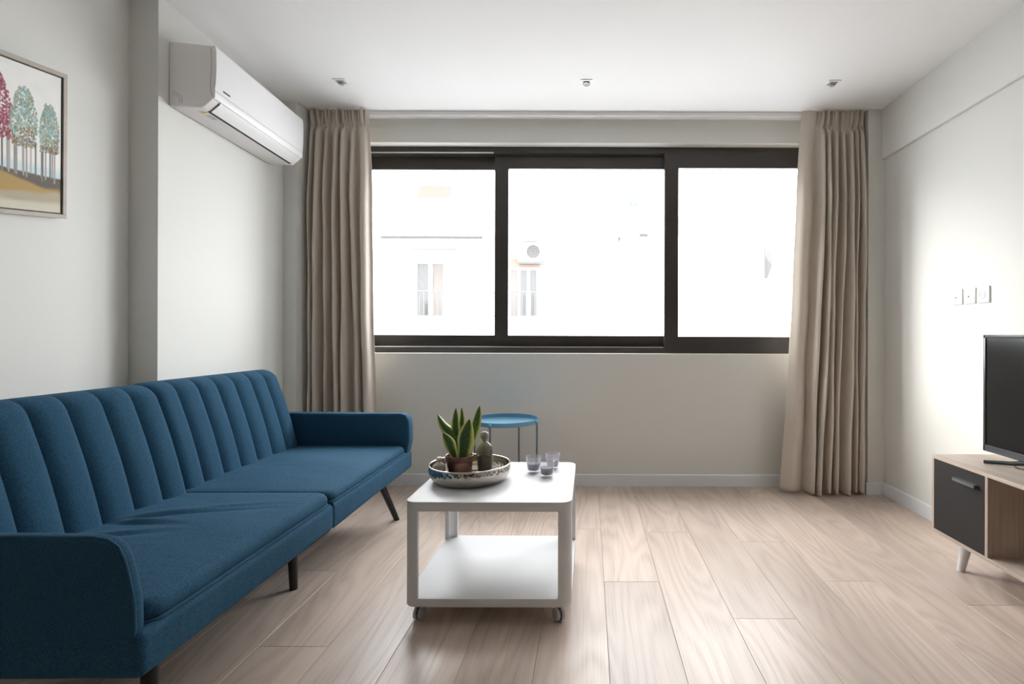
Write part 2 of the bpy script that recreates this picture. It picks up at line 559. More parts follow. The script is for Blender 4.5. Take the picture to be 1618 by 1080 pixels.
# baseboards with a small rounded top
def baseboard(name, pts, h=0.087, t=0.014):
    """pts: plan polyline of the wall line; the board stands on its room side"""
    b = B()
    for (p, q) in zip(pts, pts[1:]):
        p, q = Vector((*p, 0)), Vector((*q, 0))
        d = (q - p).normalized()
        nrm = Vector((-d.y, d.x, 0))
        prof = [(0, 0.0005), (t, 0.0005), (t, h - 0.006), (t - 0.005, h), (0, h)]
        a_ = [b.bm.verts.new(p - d * 0.0 + nrm * u + Vector((0, 0, v))) for u, v in prof]
        c_ = [b.bm.verts.new(q + d * 0.0 + nrm * u + Vector((0, 0, v))) for u, v in prof]
        n = len(prof)
        fs = [b.bm.faces.new(a_), b.bm.faces.new(c_[::-1])]
        for i in range(n):
            fs.append(b.bm.faces.new((a_[i], c_[i], c_[(i + 1) % n], a_[(i + 1) % n])))
        bmesh.ops.recalc_face_normals(b.bm, faces=fs)
    return struct(b.build(name, 'trim_white'), 'white skirting board')
baseboard('baseboard_back', [(1.957, YW), (-1.99, YW)])
baseboard('baseboard_right', [(XR, YR), (XR, YCR - 0.0), (1.943, YCR)])
baseboard('baseboard_left', [(-1.976, YCL), (xl(YCL), YCL), (xl(YS), YS - 0.014), (xp(YS), YS), (xp(YR), YR)])
baseboard('baseboard_rear', [(-2.6, YR), (XR, YR)])

# ------------------------------------------------------------------ window: three sliding sashes in a dark bronze frame
win = struct(thing('window_1', 'wide dark bronze sliding window with three panes', None), None)
del win['category']
win['label'] = 'wide dark bronze sliding window with three panes'
win.location = (0, 4.01, WZ0)
YF = 4.010
b = B()
fw = 0.046
b.box(WX0, WX1, YF, YF + 0.135, WZ1 - fw, WZ1)
b.box(WX0, WX1, YF, YF + 0.135, WZ0, WZ0 + fw)
b.box(WX0, WX0 + 0.05, YF, YF + 0.135, WZ0 + fw, WZ1 - fw)
b.box(WX1 - 0.05, WX1, YF, YF + 0.135, WZ0 + fw, WZ1 - fw)
b.build('outer_frame', 'window_bronze', win)
YA, YB_, YC_ = YF - 0.003, YF + 0.048, YF + 0.090     # sash planes: right, middle, left
for zz in (wz(241.3, YF), wz(548, YF)):
    x_end = wx(781, YB_) if zz > 2 else wx(1048, YA)
    B().box(WX0 + 0.05, x_end, YF - 0.0015, YF + 0.010, zz - 0.0035, zz + 0.0025).build('track_strip', 'aluminium', win)
def sash(y, x0, x1, z0, z1, gx0, gx1, gz0, gz1, d=0.036):
    b = B()
    b.box(x0, x1, y, y + d, gz1, z1); b.box(x0, x1, y, y + d, z0, gz0)
    b.box(x0, gx0, y, y + d, gz0, gz1); b.box(gx1, x1, y, y + d, gz0, gz1)
    s = b.build('sash', 'window_bronze', win)
    B().box(gx0 - 0.004, gx1 + 0.004, y + 0.015, y + 0.021, gz0 - 0.004, gz1 + 0.004).build('pane', 'window_glass', s)
    return s
ztop, zbot = WZ1 - fw - 0.002, WZ0 + fw + 0.001
sash(YA, wx(1049.5, YA), WX1 - 0.052, WZ0 + 0.002, ztop + 0.001, wx(1071.5, YA), WX1 - 0.11, wz(531, YA), wz(264.8, YA))
sash(YB_, wx(781.3, YB_), wx(1066, YB_), zbot, ztop, wx(802.5, YB_), wx(1049, YB_), wz(530, YB_), wz(266.6, YB_))
sash(YC_, WX0 + 0.052, wx(800, YC_), zbot, ztop, WX0 + 0.11, wx(782.5, YC_), wz(529.7, YC_), wz(268.6, YC_))

# ------------------------------------------------------------------ curtain rail
b = B()
b.prism([(3.775, H - 0.0005), (3.815, H - 0.0005), (3.815, H - 0.029), (3.802, H - 0.029), (3.802, H - 0.012), (3.788, H - 0.012), (3.788, H - 0.029), (3.775, H - 0.029)], 0, -1.962, 1.925)
tag(b.build('curtain_rail', 'rail_white'), 'white curtain track fixed to the ceiling above the window', 'curtain rail')

# ------------------------------------------------------------------ curtains
def curtain(name, label, xt, xm, xb, wts, yc, z1, z0, seed, flip, lead):
    """xt/xm/xb: (left,right) at top, middle, hem; wts: relative widths of the folds (a big one is a flat leading panel)"""
    rnd = random.Random(seed)
    nf = len(wts)
    tot = sum(wts)
    acc = [0]
    for q in wts: acc.append(acc[-1] + q / tot)
    per = 30
    NU, NV = nf * per, 120
    amp = [0.045 * (0.65 + 0.6 * rnd.random()) for _ in range(nf)]
    lean = [(rnd.random() - 0.5) for _ in range(nf)]
    drift = [(rnd.random() - 0.5) * 0.05 for _ in range(nf + 1)]
    rows = []
    zp = z1 - 0.115                        # height of the pinch
    for j in range(NV + 1):
        t = j / NV
        # denser rows in the heading
        z = z1 - (z1 - z0) * (t ** 1.35)
        hgt = (z1 - z) / (z1 - z0)
        if hgt < 0.5:
            f_ = hgt / 0.5
            L_ = xt[0] + (xm[0] - xt[0]) * f_; R_ = xt[1] + (xm[1] - xt[1]) * f_
        else:
            f_ = (hgt - 0.5) / 0.5
            L_ = xm[0] + (xb[0] - xm[0]) * f_; R_ = xm[1] + (xb[1] - xm[1]) * f_
        head = max(0.0, min(1.0, (z - zp) / (z1 - zp)))           # 1 at the very top, 0 from the pinch down
        pin = math.exp(-((z - zp) / 0.028) ** 2)
        low = max(0.0, min(1.0, (zp - z) / 0.5))
        row = []
        for i in range(NU + 1):
            k = min(i // per, nf - 1)
            s_ = (i - k * per) / per                              # 0..1 inside the fold
            u = acc[k] + (acc[k + 1] - acc[k]) * s_
            dk = drift[k] * (1 - s_) + drift[k + 1] * s_
            uu = min(1, max(0, u + dk * hgt * math.sin(PI * u)))
            big = wts[k] > 1.7
            # main fold: rounded crest towards the room, steep flanks, rounded valley
            A = amp[k] * (0.60 + 0.55 * low)
            if big:
                crest = 0.5 - 0.5 * math.cos(2 * PI * s_)
                y_main = yc + 0.022 - 1.1 * A * crest ** 0.6
                x_b = 0.0
            else:
                crest = 0.5 - 0.5 * math.cos(2 * PI * s_)
                y_main = yc + 0.022 - 2 * A * crest
                x_b = (0.055 * math.sin(4 * PI * s_) + lean[k] * 0.34 * crest) * (acc[k + 1] - acc[k])
            # heading: three fingers fanning out above the pinch
            y_head = yc + 0.020 - 0.045 * abs(math.sin(3 * PI * s_)) * (0.35 + 0.65 * math.sin(PI * s_))
            if big: y_head = yc - 0.012 * math.sin(PI * s_)
            xh = lean[k] * 0.5 * (acc[k + 1] - acc[k]) * math.sin(PI * s_)
            hh = head ** 0.7
            y = y_main * (1 - hh) + y_head * hh
            y += pin * (0.0 if big else (1.5 * A * crest - 0.004))
            if not big:      # the pleat is gathered at the pinch and opens again below
                uc_ = (acc[k] + acc[k + 1]) / 2 + lean[k] * 0.17 * (acc[k + 1] - acc[k])
                uu = uu + (uc_ - uu) * 0.45 * pin * (1 - abs(2 * s_ - 1) ** 5)
            x = L_ + (R_ - L_) * (uu + x_b * (1 - hh) + xh * hh)
            # soft unevenness of hanging cloth
            y += 0.006 * math.sin(3.1 * z + 1.7 * k + seed) * low + 0.004 * math.sin(9 * z + k * 2.1)
            x += 0.006 * math.sin(2.3 * z + 2.4 * k) * low
            zz = z
            if j == NV: zz += 0.006 * math.sin(k * 1.9 + s_ * 3)
            x = max(min(xt[0], xm[0], xb[0]) - 0.002, min(max(xt[1], xm[1], xb[1]) + 0.002, x))
            row.append((x, y, zz))
        if flip: row += [(row[-1][0] + 0.003, 3.86, row[-1][2]), (row[-1][0] + 0.004, 3.895, row[-1][2])]      # return to the wall
        else: row = [(row[0][0] - 0.004, 3.895, row[0][2]), (row[0][0] - 0.003, 3.86, row[0][2])] + row
        rows.append(row)
    root = thing(name, label, 'curtain', ((xb[0] + xb[1]) / 2, yc, z0))
    b = B()
    b.grid(rows)
    o = b.build('drape', 'curtain_cloth', root, smooth=180)
    md = o.modifiers.new('thickness', 'SOLIDIFY'); md.thickness = 0.003; md.offset = 0
    # hem: doubled cloth along the bottom
    hem = [[(p[0], p[1] - 0.0035, p[2]) for p in rows[r]] for r in range(NV - 4, NV + 1)]
    # hooks on the rail
    for k in range(nf):
        xk = xt[0] + (xt[1] - xt[0]) * (acc[k] + acc[k + 1]) / 2
        B().tube([(xk, 3.766, z1 - 0.04), (xk, 3.771, z1 - 0.012), (xk, 3.795, z1 - 0.012)], 0.003, 6).build('hook', 'rail_white', root)
    return root
curtain('curtain', 'taupe pinch-pleat curtain hanging left of the window behind the blue sofa',
        (-1.972, -1.556), (-1.975, -1.515), (-1.978, -1.49), [0.8, 1.15, 0.8, 1.2, 0.9, 1.1, 1.5], 3.742, 2.689, 0.018, 3, False, 0)
curtain('curtain', 'taupe pinch-pleat curtain hanging right of the window with a wide flat leading panel',
        (1.497, 1.943), (1.44, 1.938), (1.352, 1.945), [2.1, 1.25, 0.8, 1.2, 0.85, 1.05, 0.7, 0.9], 3.742, 2.689, 0.02, 11, True, 0)

# ------------------------------------------------------------------ sofa
SY0, SYM, SY1 = 1.235, 2.205, 3.235
sofa = thing('sofa', 'blue fabric sofa with channel-stitched backs along the left wall', 'sofa', (-1.42, 1.25, 0), 0.015)
ZB = 0.30
def rbox(x0, x1, y0, y1, z0, z1, r, seg=5):
    return B().box(x0, x1, y0, y1, z0, z1, r, seg)
for (ya, yb) in ((SY0 - 0.0015, SYM - 0.0025), (SYM + 0.0025, SY1 + 0.0015)):
    near = ya < 2
    R_, q_ = 0.022, 0.010
    poly = [(-1.80, ya), (-1.80, yb)]
    def arc(cx_, cy_, r_, a0, a1, n_=10): return [(cx_ + r_ * math.cos(math.radians(a0 + (a1 - a0) * k / n_)), cy_ + r_ * math.sin(math.radians(a0 + (a1 - a0) * k / n_))) for k in range(n_ + 1)]
    r_far, r_near = (q_, R_) if near else (R_, q_)
    poly = [(-1.80, yb)] + arc(-1.042 - r_far, yb - r_far, r_far, 90, 0) + arc(-1.042 - r_near, ya + r_near, r_near, 0, -90) + [(-1.80, ya)]
    B().prism(poly, 2, ZB, 0.412, 0.024, 5).build('seat_base', 'sofa_blue', sofa, smooth=50)
# arms: side panel with a sloping front, soft edges
prof = [(-1.78, 0.315), (-1.16, 0.315), (-1.10, 0.322), (-1.072, 0.345), (-1.0625, 0.38), (-1.059, 0.425), (-1.060, 0.48), (-1.072, 0.54), (-1.083, 0.585),
        (-1.098, 0.615), (-1.122, 0.632), (-1.155, 0.638), (-1.45, 0.642), (-1.78, 0.645)]
prof_far = [(-1.78, 0.315), (-1.16, 0.315), (-1.10, 0.322), (-1.068, 0.350), (-1.050, 0.40), (-1.035, 0.48), (-1.036, 0.56), (-1.040, 0.60),
            (-1.055, 0.628), (-1.085, 0.638), (-1.40, 0.640), (-1.78, 0.642)]
for (ya, yb, pf, yp) in ((SY0, SY0 + 0.036, prof, SY0 + 0.006), (SY1 - 0.085, SY1, prof_far, SY1 - 0.085 + 0.010)):
    a = B().prism(pf, 1, ya, yb, 0.013, 4).build('armrest', 'sofa_blue', sofa, smooth=60)
    # piping along the upper edge
    pts = [(p[0], yp, p[1]) for p in pf[4:]]
    c0 = Vector((-1.5, 0, 0.45))
    pts2 = []
    for p in pts:
        v = Vector(p)
        d = Vector((c0.x - v.x, 0, c0.z - v.z)).normalized() * 0.004
        pts2.append(v + d)
    B().tube(pts2, 0.0045, 8).build('piping', 'sofa_piping', a, smooth=60)

def pillow_rows(x0, x1, y0, y1, z0, z1, rad, crown, nx=26, ny=40, seed=0):
    """cushion: rounded slab with a soft crown, closed mesh"""
    rnd = random.Random(seed)
    ph = [rnd.random() * 6 for _ in range(6)]
    rows = []
    cx_, cy_ = (x0 + x1) / 2, (y0 + y1) / 2
    hx, hy = (x1 - x0) / 2, (y1 - y0) / 2
    b = B()
    def prof_pts():
        # half profile from centre top to centre bottom in (inset from edge, z)
        P_ = []
        for k in range(11): P_.append(('t', 1 - k / 10))
        return P_
    NL = 220
    def outline(t, inset):
        # superellipse outline, corner radius feeling
        a = 2 * PI * t
        ca, sa = math.cos(a), math.sin(a)
        ax, ay, rc = hx - inset, hy - inset, max(0.045 - inset * 0.5, 0.004)
        per_ = [2 * (ay - rc), PI / 2 * rc, 2 * (ax - rc), PI / 2 * rc] * 2
        d_ = t * sum(per_)
        k_ = 0
        while k_ < 7 and d_ > per_[k_]:
            d_ -= per_[k_]; k_ += 1
        f_ = d_ / per_[k_]
        def cn(sx, sy, a0): 
            an = a0 + f_ * PI / 2
            return (sx * (ax - rc) + rc * math.cos(an), sy * (ay - rc) + rc * math.sin(an))
        if k_ == 0: return (ax, -(ay - rc) + 2 * (ay - rc) * f_)
        if k_ == 1: return cn(1, 1, 0)
        if k_ == 2: return ((ax - rc) - 2 * (ax - rc) * f_, ay)
        if k_ == 3: return cn(-1, 1, PI / 2)
        if k_ == 4: return (-ax, (ay - rc) - 2 * (ay - rc) * f_)
        if k_ == 5: return cn(-1, -1, PI)
        if k_ == 6: return (-(ax - rc) + 2 * (ax - rc) * f_, -ay)
        return cn(1, -1, 1.5 * PI)
    levels = []
    h = z1 - z0
    for fr in (0.0, 0.15, 0.3, 0.45, 0.6, 0.75, 0.87, 0.95):
        levels.append((1 - fr, None, 'top', fr))
    rings = []
    # top: from near centre outwards
    for fr in [0.02 + 0.025 * q for q in range(38)]:
        ring = []
        for i in range(NL):
            X, Y = outline(i / NL, rad)
            X *= fr; Y *= fr
            u, v = X / hx, Y / hy
            z = z1 + crown * (1 - u * u) * (1 - v * v)
            if seed == 0:
                for (u0, v0, L_, sl, am) in ((-0.05, 0.30, 0.55, 0.25, 0.010), (-0.35, 0.10, 0.40, -0.1, 0.008), (0.25, 0.45, 0.35, 0.3, 0.006), (-0.2, -0.15, 0.3, 0.2, 0.006)):
                    du, dv = u - u0, v - v0
                    z -= am * math.exp(-((dv - sl * du) / 0.035) ** 2 - (du / L_) ** 2) - am * 0.7 * math.exp(-((dv - sl * du - 0.07) / 0.04) ** 2 - (du / L_) ** 2)
            z += 0.002 * math.sin(9 * v + 3 * u + ph[0]) * (1 - abs(v))
            ring.append((cx_ + X, cy_ + Y, z))
        rings.append(ring)
    for k in range(9):
        a = k / 8 * PI
        ring = []
        for i in range(NL):
            X, Y = outline(i / NL, rad * (1 - math.sin(a)))
            z = (z0 + z1) / 2 + math.cos(a) * h / 2
            ring.append((cx_ + X, cy_ + Y, z))
        rings.append(ring)
    ring = [(cx_ + outline(i / NL, rad)[0] * 0.02, cy_ + outline(i / NL, rad)[1] * 0.02, z0) for i in range(NL)]
    rings.append(ring)
    b.grid(rings, close_v=True)
    b.bm.faces.new(b.last[0]); b.bm.faces.new(b.last[-1][::-1])
    return b, [outline(i / NL, 0.001) for i in range(NL)], (cx_, cy_)
for idx, (ya, yb) in enumerate(((SY0 + 0.041, SYM - 0.001), (SYM + 0.001, SY1 - 0.082))):
    zt = 0.462 if idx == 0 else 0.455
    b, out, cc = pillow_rows(-1.76, -1.052, ya, yb, 0.402, zt, 0.030, 0.020, seed=idx)
    c = b.build('seat_cushion', 'sofa_blue', sofa, smooth=80, recalc=True)
    pts = [(cc[0] + p[0], cc[1] + p[1], 0.413) for p in out]
    B().tube(pts, 0.0042, 6, closed=True).build('piping', 'sofa_piping', c, smooth=60)

def back_cushion(y0, y1, nch, seed, dx=0.0, dz=0.0):
    """reclined back with vertical channels"""
    rnd = random.Random(seed)
    hgt, th = 0.533, 0.135
    ang = math.radians(17.5)
    base = Vector((-1.655 + dx, 0, 0.415 + dz))
    up = Vector((-math.sin(ang), 0, math.cos(ang)))
    nr = Vector((math.cos(ang), 0, math.sin(ang)))
    per = 12
    NUc = nch * per
    # loop (s along height, d = depth behind the front plane)
    loop = []
    for k in range(15): loop.append((k / 14 * (hgt - 0.075), 0.0, 1.0))
    for k in range(1, 9):
        a = k / 8 * PI / 2
        loop.append((hgt - 0.075 + 0.075 * math.sin(a), 0.075 * (1 - math.cos(a)), max(0.0, 1.0 - 1.05 * k / 8)))
    loop.append((hgt, th - 0.03, 0.0))
    loop.append((hgt - 0.03, th, 0.0))
    loop.append((0.0, th, 0.0))
    rows = []
    jit = [0] + [(rnd.random() - 0.5) * 0.006 for _ in range(nch - 1)] + [0]
    for i in range(NUc + 1):
        k = min(i // per, nch - 1)
        s_ = i / per - k
        # crowd samples towards the seams
        s2 = 0.5 - 0.5 * math.cos(PI * s_) * (0.55 + 0.45 * abs(math.cos(PI * s_)))
        edge0 = y0 + (y1 - y0) * k / nch + jit[k]
        edge1 = y0 + (y1 - y0) * (k + 1) / nch + jit[k + 1]
        y = edge0 + (edge1 - edge0) * s2
        puff = 0.021 * (1 - abs(2 * s2 - 1) ** 3.2)
        endf = 0.0
        de = min(y - y0, y1 - y)
        if de < 0.045: endf = 1 - math.sqrt(max(0, 1 - (1 - de / 0.045) ** 2))
        row = []
        for (s, d, wgt) in loop:
            sc_ = s - (0.022 * endf if s > hgt * 0.6 else 0)
            belly = 0.012 * math.sin(PI * min(1, s / hgt))
            dd = d - puff * wgt - belly * wgt + (0.045 * endf * (wgt if d < th * 0.5 else -wgt * 0.2))
            p = base + up * sc_ - nr * dd
            row.append((p.x, y, p.z))
        rows.append(row)
    b = B()
    b.grid(rows, close_v=True)
    b.bm.faces.new(b.last[0]); b.bm.faces.new(b.last[-1][::-1])
    return b
back_cushion(SY0 + 0.055, SYM - 0.004, 7, 1, 0.026, 0.0).build('backrest', 'sofa_blue', sofa, smooth=70, recalc=True)
back_cushion(SYM + 0.022, SY1 - 0.092, 7, 2, -0.020, 0.0).build('backrest', 'sofa_blue', sofa, smooth=70, recalc=True)
for (top, foot) in (((-1.20, 1.455, ZB + 0.01), (-1.145, 1.395, 0.0)), ((-1.205, 3.085, ZB + 0.01), (-1.118, 3.185, 0.0)),
                    ((-1.275, 2.315, ZB + 0.01), (-1.268, 2.318, 0.0)), ((-1.70, 1.455, ZB + 0.01), (-1.75, 1.40, 0.0)),
                    ((-1.70, 3.10, ZB + 0.01), (-1.75, 3.16, 0.0)), ((-1.68, 2.315, ZB + 0.01), (-1.68, 2.318, 0.0))):
    t, f_ = Vector(top), Vector(foot)
    lg = B()
    n = 20
    r0, r1 = 0.0235, 0.0165
    va = [lg.bm.verts.new((t.x + r0 * math.cos(2 * PI * i / n), t.y + r0 * math.sin(2 * PI * i / n), t.z)) for i in range(n)]
    vb = [lg.bm.verts.new((f_.x + r1 * math.cos(2 * PI * i / n), f_.y + r1 * math.sin(2 * PI * i / n), 0.0005)) for i in range(n)]
    for i in range(n): lg.bm.faces.new((va[i], va[(i + 1) % n], vb[(i + 1) % n], vb[i]))
    lg.bm.faces.new(va); lg.bm.faces.new(vb)
    lg.build('leg', 'black_wood', sofa, smooth=50, recalc=True)

# ------------------------------------------------------------------ coffee table on castors
TX0, TX1, TY0, TY1, ZT = -0.702, -0.062, 2.024, 2.664, 0.475
table = thing('coffee_table', 'square white coffee table on castors in front of the sofa', 'table', ((TX0 + TX1) / 2, (TY0 + TY1) / 2, 0))
def round_rect(x0, x1, y0, y1, r, n=8):
    P_ = []
    for (cx_, cy_, a0) in ((x1 - r, y1 - r, 0), (x0 + r, y1 - r, 90), (x0 + r, y0 + r, 180), (x1 - r, y0 + r, 270)):
        for k in range(n + 1):
            a = math.radians(a0 + 90 * k / n)
            P_.append((cx_ + r * math.cos(a), cy_ + r * math.sin(a)))
    return P_
ZS0, ZS1 = 0.075, 0.107
B().prism(round_rect(TX0, TX1, TY0, TY1, 0.045), 2, ZT - 0.036, ZT, 0.0015, 2).build('table_top', 'white_lacquer', table, smooth=40)
B().prism(round_rect(TX0, TX1, TY0, TY1, 0.045), 2, ZS0, ZS1, 0.0015, 2).build('lower_shelf', 'white_lacquer', table, smooth=40)
def leg_poly(sx, sy):
    """curved corner post following the rounded table corner"""
    x = TX1 if sx > 0 else TX0
    y = TY1 if sy > 0 else TY0
    r, wdt, t = 0.045, 0.052, 0.018
    out, inn = [], []
    cx_, cy_ = x - sx * r, y - sy * r
    pts_o = [(cx_ - sx * (wdt - r), y), (cx_, y)]
    pts_i = [(cx_ - sx * (wdt - r), y - sy * t), (cx_, y - sy * t)]
    for k in range(1, 9):
        a = PI / 2 - k / 8 * PI / 2
        pts_o.append((cx_ + sx * r * math.cos(a), cy_ + sy * r * math.sin(a)))
        pts_i.append((cx_ + sx * (r - t) * math.cos(a), cy_ + sy * (r - t) * math.sin(a)))
    pts_o.append((x, cy_ - sy * (wdt - r))); pts_i.append((x - sx * t, cy_ - sy * (wdt - r)))
    return pts_o + pts_i[::-1]
for sx in (-1, 1):
    for sy in (-1, 1):
        B().prism(leg_poly(sx, sy), 2, ZS1 - 0.001, ZT - 0.035).build('leg', 'white_lacquer', table, smooth=40)
for (cx_, cy_, ang) in ((TX0 + 0.045, TY0 + 0.055, -0.25), (TX1 - 0.052, TY0 + 0.05, 0.55), (TX0 + 0.05, TY1 - 0.05, 0.3), (TX1 - 0.05, TY1 - 0.05, -0.4)):
    d = Vector((math.cos(ang), math.sin(ang), 0))
    c0 = Vector((cx_, cy_, 0.026))
    b = B()
    b.tube([c0 + Vector((0, 0, 0.012)), c0 + Vector((0, 0, 0.052))], 0.008, 12)
    b.tube([c0 - d * 0.007, c0 + d * 0.007], 0.016, 16)
    cs = b.build('castor', 'castor_dark', table, smooth=40)
    for sgn in (-1, 1):
        pts = [c0 + d * sgn * q for q in (0.004, 0.006, 0.0155, 0.019)]
        B().tube(pts, [0.023, 0.0252, 0.0245, 0.019], 28).build('wheel', 'castor_grey', cs, smooth=40)

# ------------------------------------------------------------------ tray and what stands in it
TRX, TRY, ZR = -0.520, 2.342, ZT + 0.0008
tray = thing('serving_tray', 'round hammered silver tray on the white coffee table', 'tray', (TRX, TRY, ZR))
wall_p = []
for k in range(13):
    a = k / 12
    r = 0.143 + 0.0345 * math.sin(min(1, a * 1.15) * PI / 2) - 0.004 * max(0, a - 0.8) / 0.2
    wall_p.append((r, 0.070 * (a ** 1.45)))
outer = [(0.0, 0.0)] + [(0.06, 0.0)] + wall_p
inner = [(r - 0.0035, max(h, 0.0035)) for r, h in wall_p[::-1]] + [(0.06, 0.0035), (0.0, 0.0035)]
B().lathe(outer + inner, (TRX, TRY, ZR), 72).build('bowl', 'hammered_silver', tray, smooth=50)
rp = [(TRX + 0.1735 * math.cos(2 * PI * k / 72), TRY + 0.1735 * math.sin(2 * PI * k / 72), ZR + 0.0705) for k in range(72)]
B().tube(rp, 0.0038, 8, closed=True).build('rim', 'smooth_silver', tray, smooth=60)
ZI = ZR + 0.0040

# potted snake plant
PX, PY = -0.562, 2.325
plant = thing('potted_snake_plant', 'small snake plant in a copper-brown pot on the silver tray', 'plant', (PX, PY, ZI))
b = B()
b.lathe([(0.0, 0.0), (0.044, 0.0), (0.047, 0.003), (0.0565, 0.083), (0.0615, 0.086), (0.0625, 0.107), (0.0605, 0.109), (0.0565, 0.107), (0.054, 0.09), (0.0, 0.088)], (PX, PY, ZI), 40)
b.build('pot', 'copper_pot', plant, smooth=40)
b = B(); b.lathe([(0.0, 0.0885), (0.052, 0.0885), (0.053, 0.094), (0.03, 0.098), (0.0, 0.099)], (PX, PY, ZI), 24)
b.build('soil', 'soil', plant, smooth=60)
SZ = 1 / (6.354 * F / PY)
def leaf(path, width, y_off, cup, twist, dark=False, seed=0):
    """path: (zoom x, zoom y) centre line in the pot's vertical plane; y_off: list of depth offsets along it"""
    rnd = random.Random(seed)
    pts = [Vector((PX + (px - 432) * SZ, PY + yo, ZI + 0.103 + (622 - py) * SZ)) for (px, py), yo in zip(path, y_off)]
    # resample with Catmull-Rom
    Q = []
    n = len(pts)
    for i in range(n - 1):
        p0, p1, p2, p3 = pts[max(i - 1, 0)], pts[i], pts[i + 1], pts[min(i + 2, n - 1)]
        for k in range(7):
            t = k / 7
            Q.append(0.5 * ((2 * p1) + (p2 - p0) * t + (2 * p0 - 5 * p1 + 4 * p2 - p3) * t * t + (-p0 + 3 * p1 - 3 * p2 + p3) * t ** 3))
    Q.append(pts[-1])
    m_ = len(Q)
    rows, cols = [], []
    NA = 12
    for i, p in enumerate(Q):
        t = i / (m_ - 1)
        wd = 1.12 * width * SZ * 0.5 * max(0.02, (0.42 + 0.58 * math.sin(min(1, t * 1.45) * PI / 2)) * (1 - max(0, (t - 0.5) / 0.5) ** 2.2))
        d = (Q[min(i + 1, m_ - 1)] - Q[max(i - 1, 0)]).normalized()
        side = d.cross(Vector((0, -1, 0)))
        side = side.normalized() if side.length > 1e-4 else Vector((1, 0, 0))
        tw = twist[0] + (twist[1] - twist[0]) * t
        side = (Matrix.Rotation(tw, 3, d) @ side)
        nrm = side.cross(d).normalized()
        row = []
        for j in range(NA + 1):
            a = j / NA * 2 - 1
            row.append(p + side * wd * a + nrm * (cup * wd * (a * a)) )
            e = abs(a)
            if e > 0.80: c = (0.72, 0.70, 0.24)
            elif e > 0.64: c = (0.40, 0.48, 0.12)
            else:
                band = 0.5 + 0.5 * math.sin(t * 46 + 2.5 * math.sin(j * 1.3 + seed))
                c = (0.030 + 0.06 * band, 0.075 + 0.11 * band, 0.020 + 0.03 * band)
            cols.append(c)
        rows.append(row)
    b = B(); b.grid(rows)
    o = b.build('leaf', 'leaf_green', plant, smooth=180)
    ca = o.data.color_attributes.new('paint', 'FLOAT_COLOR', 'POINT')
    for i, c in enumerate(cols): ca.data[i].color = (*c, 1)
    md = o.modifiers.new('thickness', 'SOLIDIFY'); md.thickness = 0.0022; md.offset = 0
    return o
leaf([(405, 640), (385, 540), (345, 420), (262, 320), (205, 208)], 95, [0, 0.012, 0.016, 0.012, 0.004], -0.5, (0.1, 0.8), seed=1)
leaf([(415, 640), (392, 520), (372, 330), (375, 152)], 84, [0, 0.018, 0.026, 0.03], -0.25, (0.0, 0.15), seed=2)
leaf([(430, 640), (415, 480), (432, 300), (430, 148)], 66, [0, 0.022, 0.034, 0.038], -0.3, (0.0, -0.35), seed=3)
leaf([(505, 640), (548, 460), (590, 280), (622, 128)], 96, [0, 0.012, 0.018, 0.02], -0.25, (-0.1, -0.25), seed=4)
leaf([(440, 640), (432, 500), (436, 330)], 48, [0, 0.01, 0.014], -0.3, (0.2, 0.2), seed=5)
leaf([(400, 645), (375, 550), (340, 460), (283, 382)], 96, [-0.02, -0.03, -0.032, -0.03], -0.35, (0.25, 0.4), seed=6)
leaf([(465, 650), (492, 530), (510, 400), (548, 242)], 158, [-0.024, -0.036, -0.042, -0.036], -0.35, (-0.05, -0.2), seed=7)

# clay figures
def figure(name, label, x, y, h, wdt, m, cat='figurine'):
    root = thing(name, label, cat, (x, y, ZI))
    hh = h
    prof_ = [(0.0, 0.0), (0.80, 0.0), (0.86, 0.02), (0.90, 0.18), (0.97, 0.36), (1.0, 0.50), (0.98, 0.60), (0.86, 0.675), (0.60, 0.725), (0.36, 0.755), (0.29, 0.775), (0.0, 0.78)]
    B().lathe([(r * wdt, z * hh) for r, z in prof_], (x, y, ZI), 32, sy=0.8).build('body', m, root, smooth=70)
    hd = [(0.0, 0.755), (0.28, 0.76), (0.30, 0.80), (0.44, 0.845), (0.53, 0.89), (0.52, 0.935), (0.40, 0.975), (0.2, 0.995), (0.0, 1.0)]
    B().lathe([(r * wdt, z * hh) for r, z in hd], (x, y, ZI), 28, sy=0.95).build('head', m, root, smooth=70)
    for sg in (-1, 1):      # arms held against the body
        pts = [Vector((x + sg * wdt * 0.80, y - 0.1 * wdt, ZI + hh * 0.655)), Vector((x + sg * wdt * 0.92, y - 0.32 * wdt, ZI + hh * 0.52)), Vector((x + sg * wdt * 0.62, y - 0.66 * wdt, ZI + hh * 0.44)), Vector((x + sg * wdt * 0.2, y - 0.78 * wdt, ZI + hh * 0.50))]
        B().tube(pts, [wdt * 0.16, wdt * 0.17, wdt * 0.14, wdt * 0.08], 10).build('arm', m, root, smooth=70)
    return root
figure('clay_figurine', 'tall grey-brown clay figurine right of the potted plant', -0.468, 2.405, 0.196, 0.036, 'clay_statue')
figure('clay_figurine', 'small pale clay figurine on the tray left of the plant pot', -0.645, 2.302, 0.104, 0.027, 'pale_clay')

